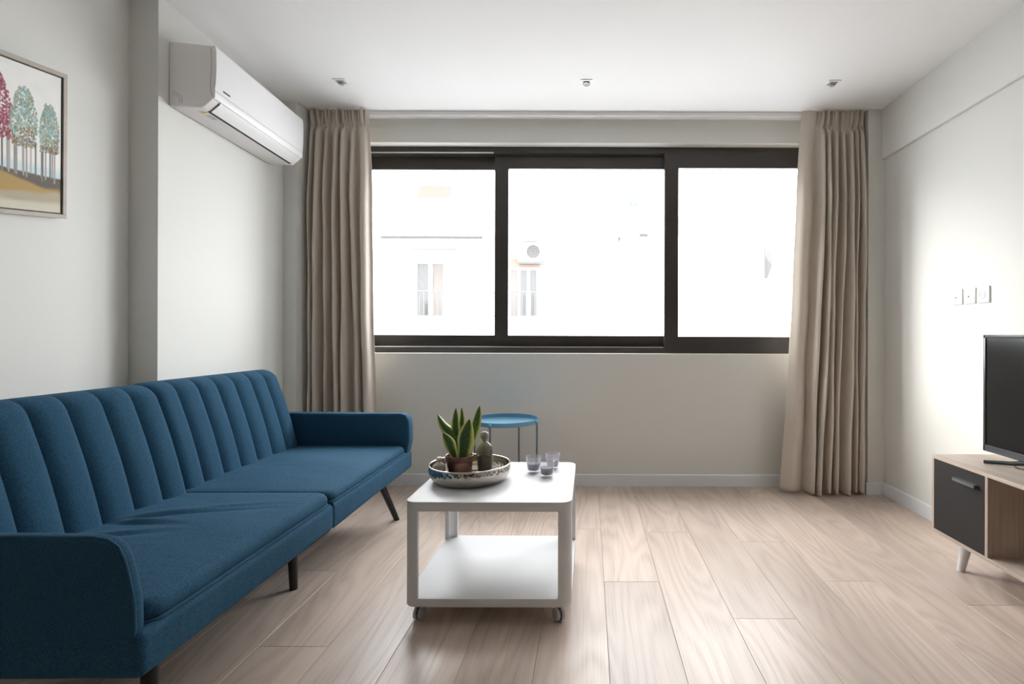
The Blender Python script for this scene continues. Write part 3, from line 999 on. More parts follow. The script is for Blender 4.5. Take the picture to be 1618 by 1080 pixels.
# candles in glass cups
def candle(x, y, label):
    root = thing('glass_candle', label, 'candle', (x, y, ZT + 0.0008), group='candles in clear glass cups')
    z = ZT + 0.0008
    h, r0, r1 = 0.073, 0.0275, 0.0365
    def r(t): return r0 + (r1 - r0) * t
    B().lathe([(0, 0.0), (r0 - 0.002, 0.0), (r0, 0.002), (r(0.5), h * 0.5), (r1, h - 0.001), (r1 - 0.0012, h), (r1 - 0.0024, h - 0.001), (r(0.5) - 0.0024, h * 0.5), (r(0.16) - 0.0026, h * 0.17), (r(0.12) - 0.005, h * 0.135), (0, h * 0.13)], (x, y, z), 40).build('glass_cup', 'cup_glass', root, smooth=50)
    wx_ = B().lathe([(0, h * 0.14), (r(0.14) - 0.0055, h * 0.145), (r(0.19) - 0.0032, h * 0.2), (r(0.56) - 0.0032, h * 0.555), (0, h * 0.55)], (x, y, z), 36).build('wax', 'wax', root, smooth=40)
    B().tube([(x, y, z + h * 0.55), (x + 0.001, y, z + h * 0.64), (x + 0.002, y, z + h * 0.68)], 0.0009, 6).build('wick', 'wick', root)
    return root
candle(-0.254, 2.470, 'purple candle in a glass cup, leftmost of the three')
candle(-0.186, 2.395, 'purple candle in a glass cup, frontmost of the three')
candle(-0.170, 2.540, 'purple candle in a glass cup, rightmost and farthest of the three')

# ------------------------------------------------------------------ blue tray table by the wall
GX, GY, GZ, GR = -0.5615, 3.60, 0.547, 0.2225
gt = thing('tray_table', 'round blue metal tray table standing by the window wall', 'table', (GX, GY, 0))
B().lathe([(0, GZ - 0.030), (GR - 0.006, GZ - 0.030), (GR - 0.001, GZ - 0.026), (GR, GZ - 0.001), (GR - 0.001, GZ), (GR - 0.0035, GZ - 0.001), (GR - 0.005, GZ - 0.024), (GR - 0.009, GZ - 0.027), (0, GZ - 0.027)], (GX, GY, 0), 72).build('tray', 'tray_blue', gt, smooth=40)
for k in range(4):
    a = math.radians(-106 + 90 * k)
    ca, sa = math.cos(a), math.sin(a)
    rx, ry = GX + (GR + 0.0065) * ca, GY + (GR + 0.0065) * sa
    pts = [(rx, ry, GZ - 0.012), (rx, ry, 0.05), (rx, ry, 0.03), (rx - 0.02 * ca, ry - 0.02 * sa, 0.0068), (GX + 0.02 * ca, GY + 0.02 * sa, 0.0068)]
    lg = B().tube(pts, 0.006, 10).build('leg', 'leg_grey_blue', gt, smooth=60)
    B().prism([(rx + u * -sa + v * ca, ry + u * ca + v * sa) for u, v in ((-0.011, -0.0063), (0.011, -0.0063), (0.011, 0.0065), (-0.011, 0.0065))], 2, GZ - 0.036, GZ - 0.008, 0.002, 2).build('clip', 'tray_blue', lg, smooth=40)

# ------------------------------------------------------------------ TV cabinet
KX, KY1, KZ0, KZ1 = 1.700, 2.630, 0.152, 0.528
KY0 = 1.36
KXB = 2.052
cab = thing('tv_cabinet', 'low oak cabinet with a black door and an open shelf under the television', 'cabinet', ((KX + KXB) / 2, (KY0 + KY1) / 2, 0))
t = 0.0165
B().box(KX, KXB, KY0, KY1, KZ1 - t, KZ1, 0.0008, 1).build('top_panel', 'cabinet_oak', cab)
B().box(KX, KXB, KY0, KY1, KZ0, KZ0 + t, 0.0008, 1).build('bottom_panel', 'cabinet_oak', cab)
for (ya, yb, nm) in ((KY1 - t, KY1, 'side_panel'), (KY0, KY0 + t, 'side_panel'), (2.262, 2.262 + t, 'divider'), (KY0 + KY1 - 2.262 - t, KY0 + KY1 - 2.262, 'divider')):
    B().box(KX, KXB, ya, yb, KZ0 + t, KZ1 - t, 0.0006, 1).build(nm, 'cabinet_oak_vertical', cab)
B().box(KXB - 0.008, KXB - 0.001, KY0 + t, KY1 - t, KZ0 + t, KZ1 - t).build('back_panel', 'cabinet_oak_vertical', cab)
for (ya, yb) in ((2.262 + t + 0.0015, KY1 - t - 0.0015), (KY0 + t + 0.0015, KY0 + KY1 - 2.262 - t - 0.0015)):
    dr = B().box(KX + 0.0015, KX + 0.0175, ya, yb, KZ0 + t + 0.0015, KZ1 - t - 0.0015, 0.0008, 1).build('door', 'cabinet_black', cab)
    yh0, yh1 = (2.318, 2.455) if ya > 2 else (KY0 + KY1 - 2.455, KY0 + KY1 - 2.318)
    hb = B()
    hb.prism([(KX + 0.0015, 0.462), (KX - 0.020, 0.462), (KX - 0.020, 0.448), (KX - 0.0175, 0.448), (KX - 0.0175, 0.4595), (KX + 0.0015, 0.4595)], 1, yh0, yh1)
    hb.build('handle', 'handle_metal', dr)
for (lx, ly) in ((1.768, 2.515), (1.985, 2.515), (1.768, KY0 + 0.115), (1.985, KY0 + 0.115)):
    sy = 0.010 if ly > 2 else -0.010
    b = B()
    n = 24
    va = [b.bm.verts.new((lx + (0.012 if lx < 1.8 else -0.012) + 0.027 * math.cos(2 * PI * i / n), ly - sy * 2 + 0.027 * math.sin(2 * PI * i / n), KZ0)) for i in range(n)]
    vb = [b.bm.verts.new((lx + 0.0165 * math.cos(2 * PI * i / n), ly + sy * 0.5 + 0.0165 * math.sin(2 * PI * i / n), 0.0005)) for i in range(n)]
    for i in range(n): b.bm.faces.new((va[i], va[(i + 1) % n], vb[(i + 1) % n], vb[i]))
    b.bm.faces.new(va); b.bm.faces.new(vb)
    b.build('leg', 'white_lacquer', cab, smooth=50, recalc=True)

# ------------------------------------------------------------------ television
VX, VY1, VY0, VZ0, VZ1 = 1.880, 2.533, 1.62, 0.569, 1.119
tv = thing('television', 'flat black television standing on the oak cabinet', 'television', (VX + 0.03, (VY0 + VY1) / 2, KZ1))
bz, bt, bb = 0.013, 0.016, 0.030
b = B()
b.box(VX, VX + 0.030, VY0, VY1, VZ1 - bt, VZ1, 0.002, 2); b.box(VX, VX + 0.030, VY0, VY1, VZ0, VZ0 + bb, 0.002, 2)
b.box(VX, VX + 0.030, VY1 - bz, VY1, VZ0 + 0.002, VZ1 - 0.002, 0.002, 2); b.box(VX, VX + 0.030, VY0, VY0 + bz, VZ0 + 0.002, VZ1 - 0.002, 0.002, 2)
b.build('bezel', 'tv_bezel', tv, smooth=40)
B().box(VX + 0.005, VX + 0.012, VY0 + bz - 0.001, VY1 - bz + 0.001, VZ0 + bb - 0.001, VZ1 - bt + 0.001).build('screen', 'tv_screen', tv)
b = B(); b.box(VX + 0.0125, VX + 0.045, VY0 + 0.004, VY1 - 0.004, VZ0 + 0.004, VZ1 - 0.004, 0.006, 2); b.box(VX + 0.045, VX + 0.075, VY0 + 0.16, VY1 - 0.16, VZ0 + 0.01, VZ0 + 0.30, 0.01, 2)
b.build('back_cover', 'tv_black', tv, smooth=40)
for ys, sg in ((2.33, 1), (VY0 + VY1 - 2.33, -1)):
    b = B()
    b.tube([(VX + 0.022, ys, VZ0 + 0.01), (VX + 0.022, ys, KZ1 + 0.022)], 0.012, 12)
    b.tube([(VX + 0.022, ys - 0.02 * sg, KZ1 + 0.033), (VX + 0.0, ys + 0.03 * sg, KZ1 + 0.019), (VX - 0.062, ys + 0.112 * sg, KZ1 + 0.0085)], [0.012, 0.010, 0.008], 10)
    b.tube([(VX + 0.022, ys, KZ1 + 0.028), (VX + 0.10, ys + 0.05 * sg, KZ1 + 0.012), (VX + 0.135, ys + 0.075 * sg, KZ1 + 0.0085)], [0.012, 0.009, 0.008], 10)
    b.build('foot', 'tv_black', tv, smooth=50)
cb = B().tube([(VX + 0.045, 2.20, 0.62), (VX + 0.06, 2.22, 0.56), (VX + 0.04, 2.27, KZ1 + 0.0035), (VX + 0.01, 2.34, KZ1 + 0.0035), (VX + 0.05, 2.42, KZ1 + 0.0035), (VX + 0.12, 2.47, KZ1 + 0.0035), (KXB + 0.010, 2.50, KZ1 + 0.0035), (KXB + 0.012, 2.50, 0.40)], 0.0022, 6)
tag(cb.build('power_cable', 'tv_black', smooth=60), 'thin black cable lying on the cabinet top behind the television', 'cable')

# ------------------------------------------------------------------ wall sockets
for i, (yy, lab) in enumerate(((2.985, 'white square wall socket with one small hole, farthest from the television'), (2.885, 'white square wall socket with one small hole, middle of the three'), (2.785, 'white round-well power socket, nearest to the television'))):
    zc = 1.330
    s = thing('wall_socket', lab, 'socket', (XR, yy, zc), group='wall sockets above the cabinet')
    hs = 0.043
    B().box(XR - 0.009, XR - 0.0002, yy - hs, yy + hs, zc - hs, zc + hs, 0.003, 2).build('plate', 'socket_white', s, smooth=40)
    B().box(XR - 0.0105, XR - 0.008, yy - hs * 0.72, yy + hs * 0.72, zc - hs * 0.72, zc + hs * 0.72, 0.001, 1).build('cover', 'socket_white', s)
    if i < 2:
        B().tube([(XR - 0.0098, yy, zc - 0.004), (XR - 0.0135, yy, zc - 0.004)], 0.0045, 14).build('jack', 'socket_dark', s)
    else:
        ring = [(XR - 0.0108, yy + 0.0205 * math.cos(2 * PI * k / 28), zc + 0.0205 * math.sin(2 * PI * k / 28)) for k in range(28)]
        B().tube(ring, 0.0016, 6, closed=True).build('well_ring', 'grey_print', s)
        for dy in (-0.0095, 0.0095):
            B().tube([(XR - 0.0100, yy + dy, zc), (XR - 0.0112, yy + dy, zc)], 0.0032, 10).build('hole', 'socket_dark', s)
        for dz in (-0.018, 0.018):
            B().box(XR - 0.0115, XR - 0.0104, yy - 0.003, yy + 0.003, zc + dz - 0.003, zc + dz + 0.003).build('earth_clip', 'handle_metal', s)

# ------------------------------------------------------------------ ceiling spotlights
for xx, lab in ((-1.558, 'square recessed ceiling spotlight, leftmost of three, by the air conditioner'), (-0.018, 'square recessed ceiling spotlight, middle of three'), (1.526, 'square recessed ceiling spotlight, rightmost of three')):
    yy = 3.335
    s = thing('ceiling_spotlight', lab, 'spotlight', (xx, yy, H), group='recessed ceiling spotlights')
    b = B()
    a, c = 0.037, 0.0255
    for (x0, x1, y0, y1) in ((-a, a, -a, -c), (-a, a, c, a), (-a, -c, -c, c), (c, a, -c, c)):
        b.box(xx + x0, xx + x1, yy + y0, yy + y1, H - 0.005, H - 0.0003)
    b.build('frame', 'ac_white', s)
    b = B(); b.box(xx - c, xx + c, yy - c, yy + c, H - 0.0014, H - 0.0004)
    b.build('recess', 'lamp_metal', s)
    tl = 0.008
    b = B(); b.tube([(xx, yy + 0.002, H - 0.0015), (xx, yy - tl * 0.4, H - 0.012)], [0.022, 0.0215], 28)
    lp = b.build('lamp', 'lamp_metal', s, smooth=40)
    B().tube([(xx, yy - tl * 0.4, H - 0.0118), (xx, yy - tl * 0.45, H - 0.0135)], [0.0165, 0.015], 28).build('lens', 'lamp_dark', lp, smooth=40)

# ------------------------------------------------------------------ air conditioner on the left wall
AY0, AY1 = 2.553, 3.440
axx = xl(AY0)
ang = math.atan(0.06)
ac = thing('air_conditioner', 'white split air conditioner mounted high on the left wall', 'air conditioner', (axx, AY0, 2.2), ang)
# built in a frame where d = distance from the wall, y along the wall; root rotated so that it lies flat on the wall
def AP(pts): return [(axx + d, z) for d, z in pts]
LA = AY1 - AY0
body = [(0.0006, 2.225), (0.006, 2.209), (0.02, 2.204), (0.150, 2.203), (0.158, 2.206), (0.198, 2.243), (0.205, 2.253), (0.207, 2.30), (0.211, 2.40), (0.2115, 2.488), (0.205, 2.503), (0.02, 2.516), (0.0006, 2.516)]
B().prism(AP(body), 1, AY0, AY0 + LA, 0.006, 3).build('body', 'ac_side', ac, smooth=35)
front = [(0.205, 2.290), (0.213, 2.287), (0.2175, 2.33), (0.2195, 2.40), (0.2190, 2.47), (0.2155, 2.498), (0.207, 2.5055), (0.203, 2.500)]
B().prism(AP(front), 1, AY0 + 0.001, AY0 + LA - 0.001, 0.0025, 2).build('front_panel', 'ac_white', ac, smooth=35)
lip = [(0.203, 2.252), (0.2085, 2.2485), (0.2125, 2.2535), (0.2135, 2.2845), (0.204, 2.288)]
B().prism(AP(lip), 1, AY0 + 0.001, AY0 + LA - 0.001, 0.002, 2).build('lower_lip', 'ac_white', ac, smooth=35)
vane = [(0.1605, 2.2045), (0.163, 2.2025), (0.2015, 2.2375), (0.2055, 2.2455), (0.203, 2.2475), (0.198, 2.2425)]
B().prism(AP(vane), 1, AY0 + 0.055, AY0 + LA - 0.045, 0.0006, 1).build('air_vane', 'ac_vane', ac, smooth=35)
B().prism(AP([(0.1475, 2.2040), (0.1475, 2.2018), (0.1575, 2.2022), (0.160, 2.2045), (0.157, 2.2062)]), 1, AY0 + 0.05, AY0 + LA - 0.04).build('outlet_slot', 'dark_gap', ac)
B().prism(AP([(0.158, 2.2035), (0.1598, 2.2022), (0.2065, 2.2455), (0.205, 2.2475)]), 1, AY0 + 0.0515, AY0 + 0.0545).build('slot_edge', 'dark_gap', ac)
# brand mark: a row of tiny dark strokes too small to read, and print on the underside
b = B()
for k in range(7):
    ya = AY0 + 0.060 + k * 0.0078
    b.box(axx + 0.2155, axx + 0.2180, ya, ya + 0.0058, 2.304, 2.3105)
b.build('brand_mark', 'dark_print', ac)
b = B()
yb0 = AY0 + 0.045
b.prism([(axx + 0.108, yb0), (axx + 0.142, yb0 + 0.017), (axx + 0.108, yb0 + 0.034)], 2, 2.2018, 2.2031)
b.build('warning_sticker', 'warning_yellow', ac)
b = B()
for r in range(3):
    for k in range(4):
        ya = yb0 + 0.046 + k * 0.016 + r * 0.003
        b.box(axx + 0.112 + r * 0.009, axx + 0.1155 + r * 0.009, ya, ya + 0.011 - 0.002 * ((k + r) % 3), 2.2020, 2.2031)
b.build('printed_note', 'grey_print', ac)
b = B()
for rr in (0.030, 0.041):
    pts = [(axx + 0.022 + rr * math.cos(a), AY0 - 0.0002, 2.232 + rr * math.sin(a)) for a in [math.radians(-20 + 12 * k) for k in range(11)]]
    b.tube(pts, 0.0009, 5)
b.build('knockout_groove', 'grey_print', ac)
B().tube([(axx + 0.196, AY0 - 0.0004, 2.495), (axx + 0.1975, AY0 - 0.0004, 2.40), (axx + 0.192, AY0 - 0.0004, 2.31), (axx + 0.196, AY0 - 0.0004, 2.275), (axx + 0.203, AY0 - 0.0004, 2.262)], 0.0011, 5).build('side_seam', 'grey_print', ac)

# ------------------------------------------------------------------ painting on the left wall
PYR, PH_, PW_ = 2.139, 0.554, 0.80
tl = math.radians(7.6)
e1 = Vector((-0.06, 1.0, 0.0)).normalized()
e1 = Vector((e1.x * math.cos(tl), e1.y * math.cos(tl), math.sin(tl)))        # along the picture, away from the viewer, hung a little askew
lean_ = 0.128
e2 = Vector((lean_, -math.sin(tl), math.cos(tl)))
e2 = (e2 - e1 * e2.dot(e1)).normalized()
e3 = e2.cross(e1) * -1
e3 = e1.cross(e2)
if e3.x < 0: e3 = -e3
pbr = Vector((xp(PYR) + 0.030, PYR, 1.573))                                   # lower far corner of the frame front
org = pbr - e1 * PW_
pic = bpy.data.objects.new('framed_painting', None)
C.objects.link(pic)
pic['label'] = 'framed landscape painting of colourful trees on the left wall'
pic['category'] = 'painting'
Rm = Matrix((e1, e2, e3)).transposed().to_4x4()
pic.matrix_world = Matrix.Translation(org) @ Rm
def pbuild(b, name, m, smooth=0):
    me = bpy.data.meshes.new(name); b.bm.to_mesh(me); b.bm.free()
    o = bpy.data.objects.new(name, me); C.objects.link(o); o.parent = pic
    me.materials.append(M[m])
    return o
fwid = 0.016
b = B()
b.box(0, PW_, 0, fwid, -0.03, 0.0, 0.001, 1); b.box(0, PW_, PH_ - fwid, PH_, -0.03, 0.0, 0.001, 1)
b.box(0, fwid, fwid, PH_ - fwid, -0.03, 0.0, 0.001, 1); b.box(PW_ - fwid, PW_, fwid, PH_ - fwid, -0.03, 0.0, 0.001, 1)
pbuild(b, 'frame', 'frame_wood')
b = B(); b.box(0.004, PW_ - 0.004, 0.004, PH_ - 0.004, -0.028, -0.014)
pbuild(b, 'backing', 'frame_inner')
# canvas: painted grid
NX, NYc = 330, 230
cw, ch = PW_ - 2 * fwid - 0.010, PH_ - 2 * fwid - 0.010
yy, xx = np.mgrid[0:NYc, 0:NX]
U = (1 - xx / (NX - 1)) * cw              # metres from the right edge
Vv = 1 - yy / (NYc - 1)                   # 0 at the top, 1 at the bottom
img = np.zeros((NYc, NX, 3))
def sm(a, lo, hi):
    t_ = np.clip((a - lo) / (hi - lo), 0, 1)
    return t_ * t_ * (3 - 2 * t_)
def nz(fx, fy, seed):
    r_ = np.random.RandomState(seed)
    out = np.zeros_like(U)
    for k in range(5):
        a, c, d, e_ = r_.rand(4) * 6.28
        out += np.sin(U * fx * (1 + 0.7 * k) + a + 1.7 * np.sin(Vv * fy * 0.6 + c)) * np.sin(Vv * fy * (1 + 0.6 * k) + d + 1.3 * np.sin(U * fx * 0.5 + e_)) / (1 + 0.5 * k)
    return out
def blend(colr, a):
    global img
    img = img * (1 - a[..., None]) + np.array(colr) * a[..., None]
img[:] = (0.80, 0.79, 0.76)
blend((0.66, 0.69, 0.70), 0.35 * sm(nz(16, 12, 1), 0.1, 1.4))
hill = 0.715 + 0.03 * np.cos((U - 0.02) * 9) * 0 + 0.03 * (1 - np.clip(U / 0.3, 0, 1)) + 0.008 * nz(14, 3, 2) * 0.5
blend((0.50, 0.66, 0.70), 0.75 * sm(Vv, hill - 0.10, hill - 0.03))
blend((0.085, 0.070, 0.045), sm(Vv, hill - 0.006, hill + 0.008))
blend((0.42, 0.255, 0.055), 0.9 * sm(Vv + 0.022 * nz(12, 9, 3), hill + 0.05, hill + 0.085))
blend((0.10, 0.08, 0.05), 0.75 * sm(nz(9, 22, 4), 0.35, 1.1) * sm(Vv, hill + 0.03, hill + 0.07))
blend((0.40, 0.36, 0.26), 0.85 * sm(Vv + 0.02 * nz(11, 8, 5), 0.865, 0.90))
blend((0.62, 0.58, 0.47), 0.8 * sm(Vv + 0.02 * nz(10, 10, 6), 0.925, 0.965))
rs = np.random.RandomState(5)
def dab(u, v, ru, rv, c):
    """a small brush dab; u metres from the right edge, v fraction of the height"""
    ix = int((1 - u / cw) * (NX - 1)); iy = int((1 - v) * (NYc - 1))
    wx_ = max(1, int(ru / cw * NX)); wy_ = max(1, int(rv * NYc))
    x0, x1, y0, y1 = max(ix - wx_, 0), min(ix + wx_ + 1, NX), max(iy - wy_, 0), min(iy + wy_ + 1, NYc)
    if x1 <= x0 or y1 <= y0: return
    d = ((xx[y0:y1, x0:x1] - ix) / (wx_ + 0.3)) ** 2 + ((yy[y0:y1, x0:x1] - iy) / (wy_ + 0.3)) ** 2
    a = (d < 1).astype(float) * 0.85
    img[y0:y1, x0:x1] = img[y0:y1, x0:x1] * (1 - a[..., None]) + np.array(c) * a[..., None]
def tree(uc, vt, vb, hw, pal, low, trunk_v):
    for k in range(7):
        ut = uc + (rs.rand() - 0.5) * hw * 1.7
        dk = 0.12 + 0.35 * rs.rand()
        for v in np.arange(vb - 0.04, trunk_v + 0.04 * rs.rand() - 0.02, 0.003):
            dab(ut, v, 0.0012 if k else 0.0026, 0.006, (dk * 0.9, dk * 0.8, dk * 0.75))
    for k in range(1100):
        t_ = rs.rand() ** 0.85
        v = vt + (vb - vt) * t_
        prof_ = math.sin(min(1, 0.18 + t_ * 1.05) * PI * 0.62) * hw
        u = uc + (rs.rand() * 2 - 1) * prof_
        c = pal[rs.randint(len(pal))] if rs.rand() > (t_ - 0.62) * 1.9 else low[rs.randint(len(low))]
        j = 0.45 + 0.65 * rs.rand()
        dab(u, v + (rs.rand() - 0.5) * 0.02, 0.0016 + 0.0028 * rs.rand(), 0.0045 + 0.006 * rs.rand(), tuple(q * j for q in c))
teal = [(0.30, 0.52, 0.50), (0.16, 0.36, 0.38), (0.48, 0.62, 0.58), (0.40, 0.44, 0.28), (0.52, 0.42, 0.20), (0.22, 0.42, 0.45)]
rust = [(0.26, 0.085, 0.03), (0.34, 0.15, 0.05), (0.17, 0.06, 0.03), (0.40, 0.24, 0.08)]
crim = [(0.32, 0.02, 0.07), (0.22, 0.015, 0.06), (0.45, 0.06, 0.12), (0.50, 0.16, 0.20), (0.28, 0.02, 0.03)]
gold = [(0.55, 0.33, 0.06), (0.48, 0.22, 0.04), (0.60, 0.42, 0.14)]
for args in ((0.72, 0.14, 0.55, 0.06, teal, rust, 0.74), (0.60, 0.10, 0.56, 0.07, gold, rust, 0.74), (0.47, 0.14, 0.56, 0.062, teal, rust, 0.74), (0.36, 0.11, 0.55, 0.066, gold, crim, 0.74),
             (0.243, 0.11, 0.52, 0.056, crim, crim, 0.73), (0.143, 0.15, 0.55, 0.050, teal, rust, 0.745), (0.046, 0.22, 0.56, 0.040, teal, rust, 0.765)):
    tree(*args)
b = B()
rows = [[((fwid + 0.005) + cw * i / (NX - 1), (fwid + 0.005) + ch * j / (NYc - 1), -0.006) for i in range(NX)] for j in range(NYc)]
b.grid(rows)
bmesh.ops.recalc_face_normals(b.bm, faces=b.bm.faces[:])
cvs = pbuild(b, 'canvas', 'oil_paint')
ca = cvs.data.color_attributes.new('paint', 'FLOAT_COLOR', 'POINT')
ca.data.foreach_set('color', np.concatenate([np.clip(img, 0, 1), np.ones((NYc, NX, 1))], axis=2).astype(np.float32).ravel())
b = B()
q0 = 0.0165
for bx_ in ((q0, PW_ - q0, q0, q0 + 0.0045), (q0, PW_ - q0, PH_ - q0 - 0.0045, PH_ - q0), (q0, q0 + 0.0045, q0, PH_ - q0), (PW_ - q0 - 0.0045, PW_ - q0, q0, PH_ - q0)):
    b.box(bx_[0], bx_[1], bx_[2], bx_[3], -0.013, -0.0055)
pbuild(b, 'shadow_gap', 'frame_inner')

# ------------------------------------------------------------------ the street and the houses opposite
b = B(); b.box(-60, 60, 4.3, 60, -7.2, -7.0)
struct(b.build('street', 'street'), 'street between the houses')
DB = 16.0          # facade plane of the left house
DF = 14.8          # front of its balconies
def Zp(py, d): return HC + (CY - py) * d / F
house = thing('apartment_house', 'white apartment house with balconies and awnings, left part of the window view', 'building', (-8, DB, -7))
xe = wx(925, DB)
b = B(); b.box(-8.6, xe, DB, DB + 8, -7, 7.3); b.build('wall', 'facade_white', house)
for (pt, pb_) in ((355, 372), (500, 517), (212, 229)):
    sl = B().box(-8.4, wx(872, DF), DF, DB + 0.01, Zp(pb_, DF), Zp(pt, DF), 0.03, 2).build('balcony_slab', 'facade_white', house)
def facade_window(parent, x0, x1, y0, y1, d, mats, mull=0.06, fr=0.07):
    """opening with frame and one pane per material; pixel box seen at depth d"""
    X0, X1, Z0, Z1 = wx(x0, d), wx(x1, d), Zp(y1, d), Zp(y0, d)
    n = len(mats)
    f_ = B()
    f_.box(X0 - fr, X1 + fr, d - 0.06, d + 0.02, Z1, Z1 + fr); f_.box(X0 - fr, X1 + fr, d - 0.06, d + 0.02, Z0 - fr, Z0)
    for k in range(n + 1):
        xm_ = X0 + (X1 - X0) * k / n
        f_.box(xm_ - mull, xm_ + mull, d - 0.06, d + 0.02, Z0, Z1)
    wn = f_.build('window', 'ext_frame', parent)
    for k, m in enumerate(mats):
        B().box(X0 + (X1 - X0) * k / n + mull, X0 + (X1 - X0) * (k + 1) / n - mull, d - 0.03, d + 0.015, Z0, Z1).build('pane', m, wn)
def railing(parent, x0, x1, y0, y1, d, step=0.12, m='ext_rail', r=0.011):
    X0, X1, Z0, Z1 = wx(x0, d), wx(x1, d), Zp(y1, d), Zp(y0, d)
    b_ = B()
    b_.box(X0, X1, d - 0.02, d + 0.02, Z1 - 0.035, Z1)
    b_.box(X0, X1, d - 0.015, d + 0.015, Z0, Z0 + 0.03)
    n = max(2, int((X1 - X0) / step))
    for k in range(n + 1):
        xk = X0 + (X1 - X0) * k / n
        b_.box(xk - r, xk + r, d - r, d + r, Z0, Z1)
    return b_.build('railing', m, parent)
facade_window(house, 657, 704, 417, 499, DB, ['ext_glass', 'ext_curtain'])
facade_window(house, 805, 850, 427, 499, DB, ['ext_curtain', 'ext_glass', 'ext_glass'], 0.04)
facade_window(house, 655, 703, 290, 352, DB, ['ext_frame', 'ext_frame'])
facade_window(house, 806, 852, 268, 302, DB, ['facade_cool', 'facade_cool'])
B().box(wx(803, DB), wx(853, DB), DB - 0.03, DB + 0.05, Zp(424, DB), Zp(409, DB)).build('painted_panel', 'facade_pink', house)
railing(house, 655, 706, 459, 500, DF + 0.05)
railing(house, 766, 792, 462, 500, DF + 0.05, 0.14)
railing(house, 804, 852, 460, 500, DF + 0.05)
railing(house, 650, 706, 314, 355, DF + 0.05, 0.2, 'ext_frame')
B().box(wx(630, DF), wx(652, DF), DF + 0.02, DF + 0.08, Zp(500, DF), Zp(470, DF)).build('balcony_screen', 'awning_pale', house)
aw = thing('awning', 'orange awning over the upper balcony of the left house', 'awning', (wx(679, DF), DF + 0.4, Zp(312, DF)))
X0, X1 = wx(653, DF), wx(705, DF)
B().prism([(DF + 0.3, Zp(312, DF)), (DF + 0.33, Zp(312, DF)), (DF + 0.55, Zp(286, DF)), (DF + 0.52, Zp(286, DF))], 0, X0, X1).build('cloth', 'awning_orange', aw)
B().tube([(X0, DF + 0.31, Zp(312, DF)), (X1, DF + 0.31, Zp(312, DF))], 0.025, 8).build('front_bar', 'ext_frame', aw)
aw2 = thing('awning', 'pale retracted awning with folding arms on the left house', 'awning', (wx(680, DF), DF + 0.3, Zp(398, DF)))
X0, X1 = wx(597, DF), wx(759, DF)
B().tube([(X0, DF + 0.2, Zp(373, DF)), (X1, DF + 0.2, Zp(373, DF))], 0.045, 10).build('roller', 'ext_grey', aw2)
B().prism([(DF + 0.2, Zp(376, DF)), (DF + 0.16, Zp(376, DF)), (DF - 0.25, Zp(396, DF)), (DF - 0.22, Zp(396, DF))], 0, X0, X1 - 0.1).build('cloth', 'awning_pale', aw2)
B().tube([(X0 + 0.9, DF - 0.24, Zp(396, DF)), (X1 - 0.6, DF - 0.24, Zp(396, DF))], 0.022, 8).build('front_bar', 'ext_rail', aw2)
for xa, xb_ in ((688, 720), (612, 645)):
    B().tube([(wx(xa, DF), DF + 0.15, Zp(386, DF)), (wx(xb_, DF), DF - 0.05, Zp(395, DF))], 0.018, 6).build('folding_arm', 'ext_grey', aw2)
# outdoor unit
def outdoor_unit(px, py, d, label):
    x, z = wx(px, d), Zp(py, d)
    u = thing('outdoor_unit', label, 'outdoor unit', (x, d, z - 0.3))
    B().box(x - 0.46, x + 0.30, d - 0.15, d + 0.15, z - 0.28, z + 0.28, 0.02, 2).build('casing', 'facade_white', u)
    B().tube([(x, d - 0.15, z), (x, d - 0.17, z)], 0.20, 28).build('fan_grille', 'ext_grey', u)
    b_ = B()
    for rr in (0.075, 0.13, 0.19):
        b_.tube([(x + rr * math.cos(2 * PI * k / 24), d - 0.176, z + rr * math.sin(2 * PI * k / 24)) for k in range(24)], 0.012, 5, closed=True)
    b_.build('fan_ring', 'ext_curtain', u)
    B().box(x - 0.46, x + 0.34, d - 0.15, d + 0.30, z - 0.33, z - 0.28).build('bracket', 'ext_rail', u)
outdoor_unit(843, 399, DB - 0.32, 'white outdoor air conditioning unit hung under the balcony slab opposite')
b = B(); b.tube([(wx(825, DB), DB - 0.12, Zp(396, DB)), (wx(825, DB), DB - 0.001, Zp(396, DB))], 0.085, 16)
tag(b.build('vent_cap', 'ext_grey'), 'round grey vent cap left of the outdoor unit opposite', 'vent')

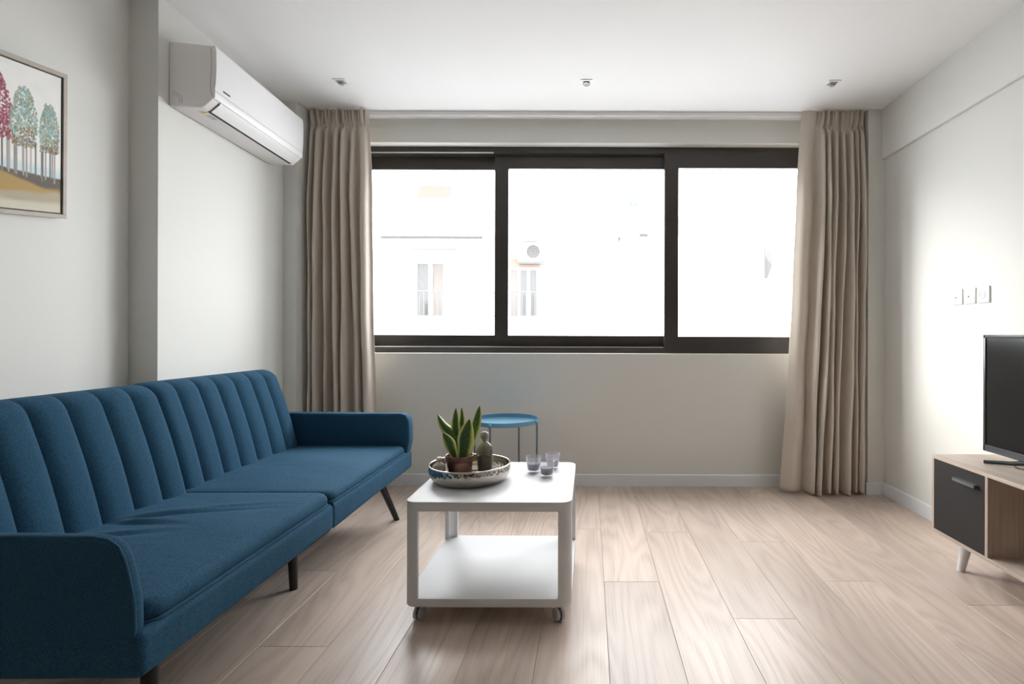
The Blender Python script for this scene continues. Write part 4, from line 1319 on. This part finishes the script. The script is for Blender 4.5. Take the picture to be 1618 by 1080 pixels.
# right house
DR, DRF = 17.0, 15.9
house2 = thing('apartment_house', 'white apartment house with solid balcony fronts, right part of the window view', 'building', (8, DR, -7))
b = B(); b.box(xe + 0.004, 9.5, DR, DR + 8, -7, 7.6); b.build('wall', 'facade_white', house2)
for (x0, x1) in ((962, 1044), (1078, 1229)):
    for (pt, pb_) in ((330, 360), (478, 502), (190, 216)):
        B().box(wx(x0, DRF), wx(x1, DRF), DRF, DR + 0.01, Zp(pb_, DRF), Zp(pt, DRF), 0.02, 1).build('balcony_front', 'facade_white', house2)
facade_window(house2, 991, 1009, 275, 327, DR, ['ext_blue_glass'], 0.05)
facade_window(house2, 1019, 1025, 268, 327, DR, ['ext_blue_glass'], 0.04)
facade_window(house2, 1121, 1137, 262, 327, DR, ['ext_blue_glass', 'facade_cool'], 0.05)
facade_window(house2, 1100, 1200, 388, 478, DR, ['facade_cool', 'facade_cool', 'facade_cool'], 0.05)
facade_window(house2, 985, 1030, 390, 478, DR, ['facade_cool', 'facade_cool'], 0.05)
railing(house2, 990, 1010, 296, 330, DRF + 0.1, 0.13, 'ext_rail', 0.014)
railing(house2, 1018, 1026, 296, 330, DRF + 0.1, 0.1, 'ext_rail', 0.014)
railing(house2, 1228, 1244, 305, 330, DRF + 0.1, 0.16, 'ext_rail', 0.014)
railing(house2, 1201, 1230, 447, 478, DRF + 0.1, 0.2, 'ext_rail', 0.014)
railing(house2, 963, 981, 447, 475, DRF + 0.1, 0.2, 'ext_frame', 0.014)
B().box(wx(1010, DR), wx(1022, DR), DR - 0.2, DR + 0.02, Zp(374, DR), Zp(368, DR)).build('wall_lamp', 'ext_rail', house2)
B().box(wx(976, DR), wx(979, DR), DR - 0.2, DR + 0.02, Zp(381, DR), Zp(376, DR)).build('wall_lamp', 'ext_grey', house2)
fan = thing('clothes_rack', 'folded drying rack with fanned bars on the right balcony opposite', 'drying rack', (wx(1220, DRF), DRF + 0.5, Zp(436, DRF)))
for k in range(7):
    xa = wx(1216 + k * 0.6, DRF)
    B().tube([(xa, DRF + 0.45, Zp(436, DRF)), (wx(1216 + k * 2.8, DRF), DRF + 0.45, Zp(387 + k * 2.0, DRF))], 0.020, 6).build('bar', 'ext_grey', fan)
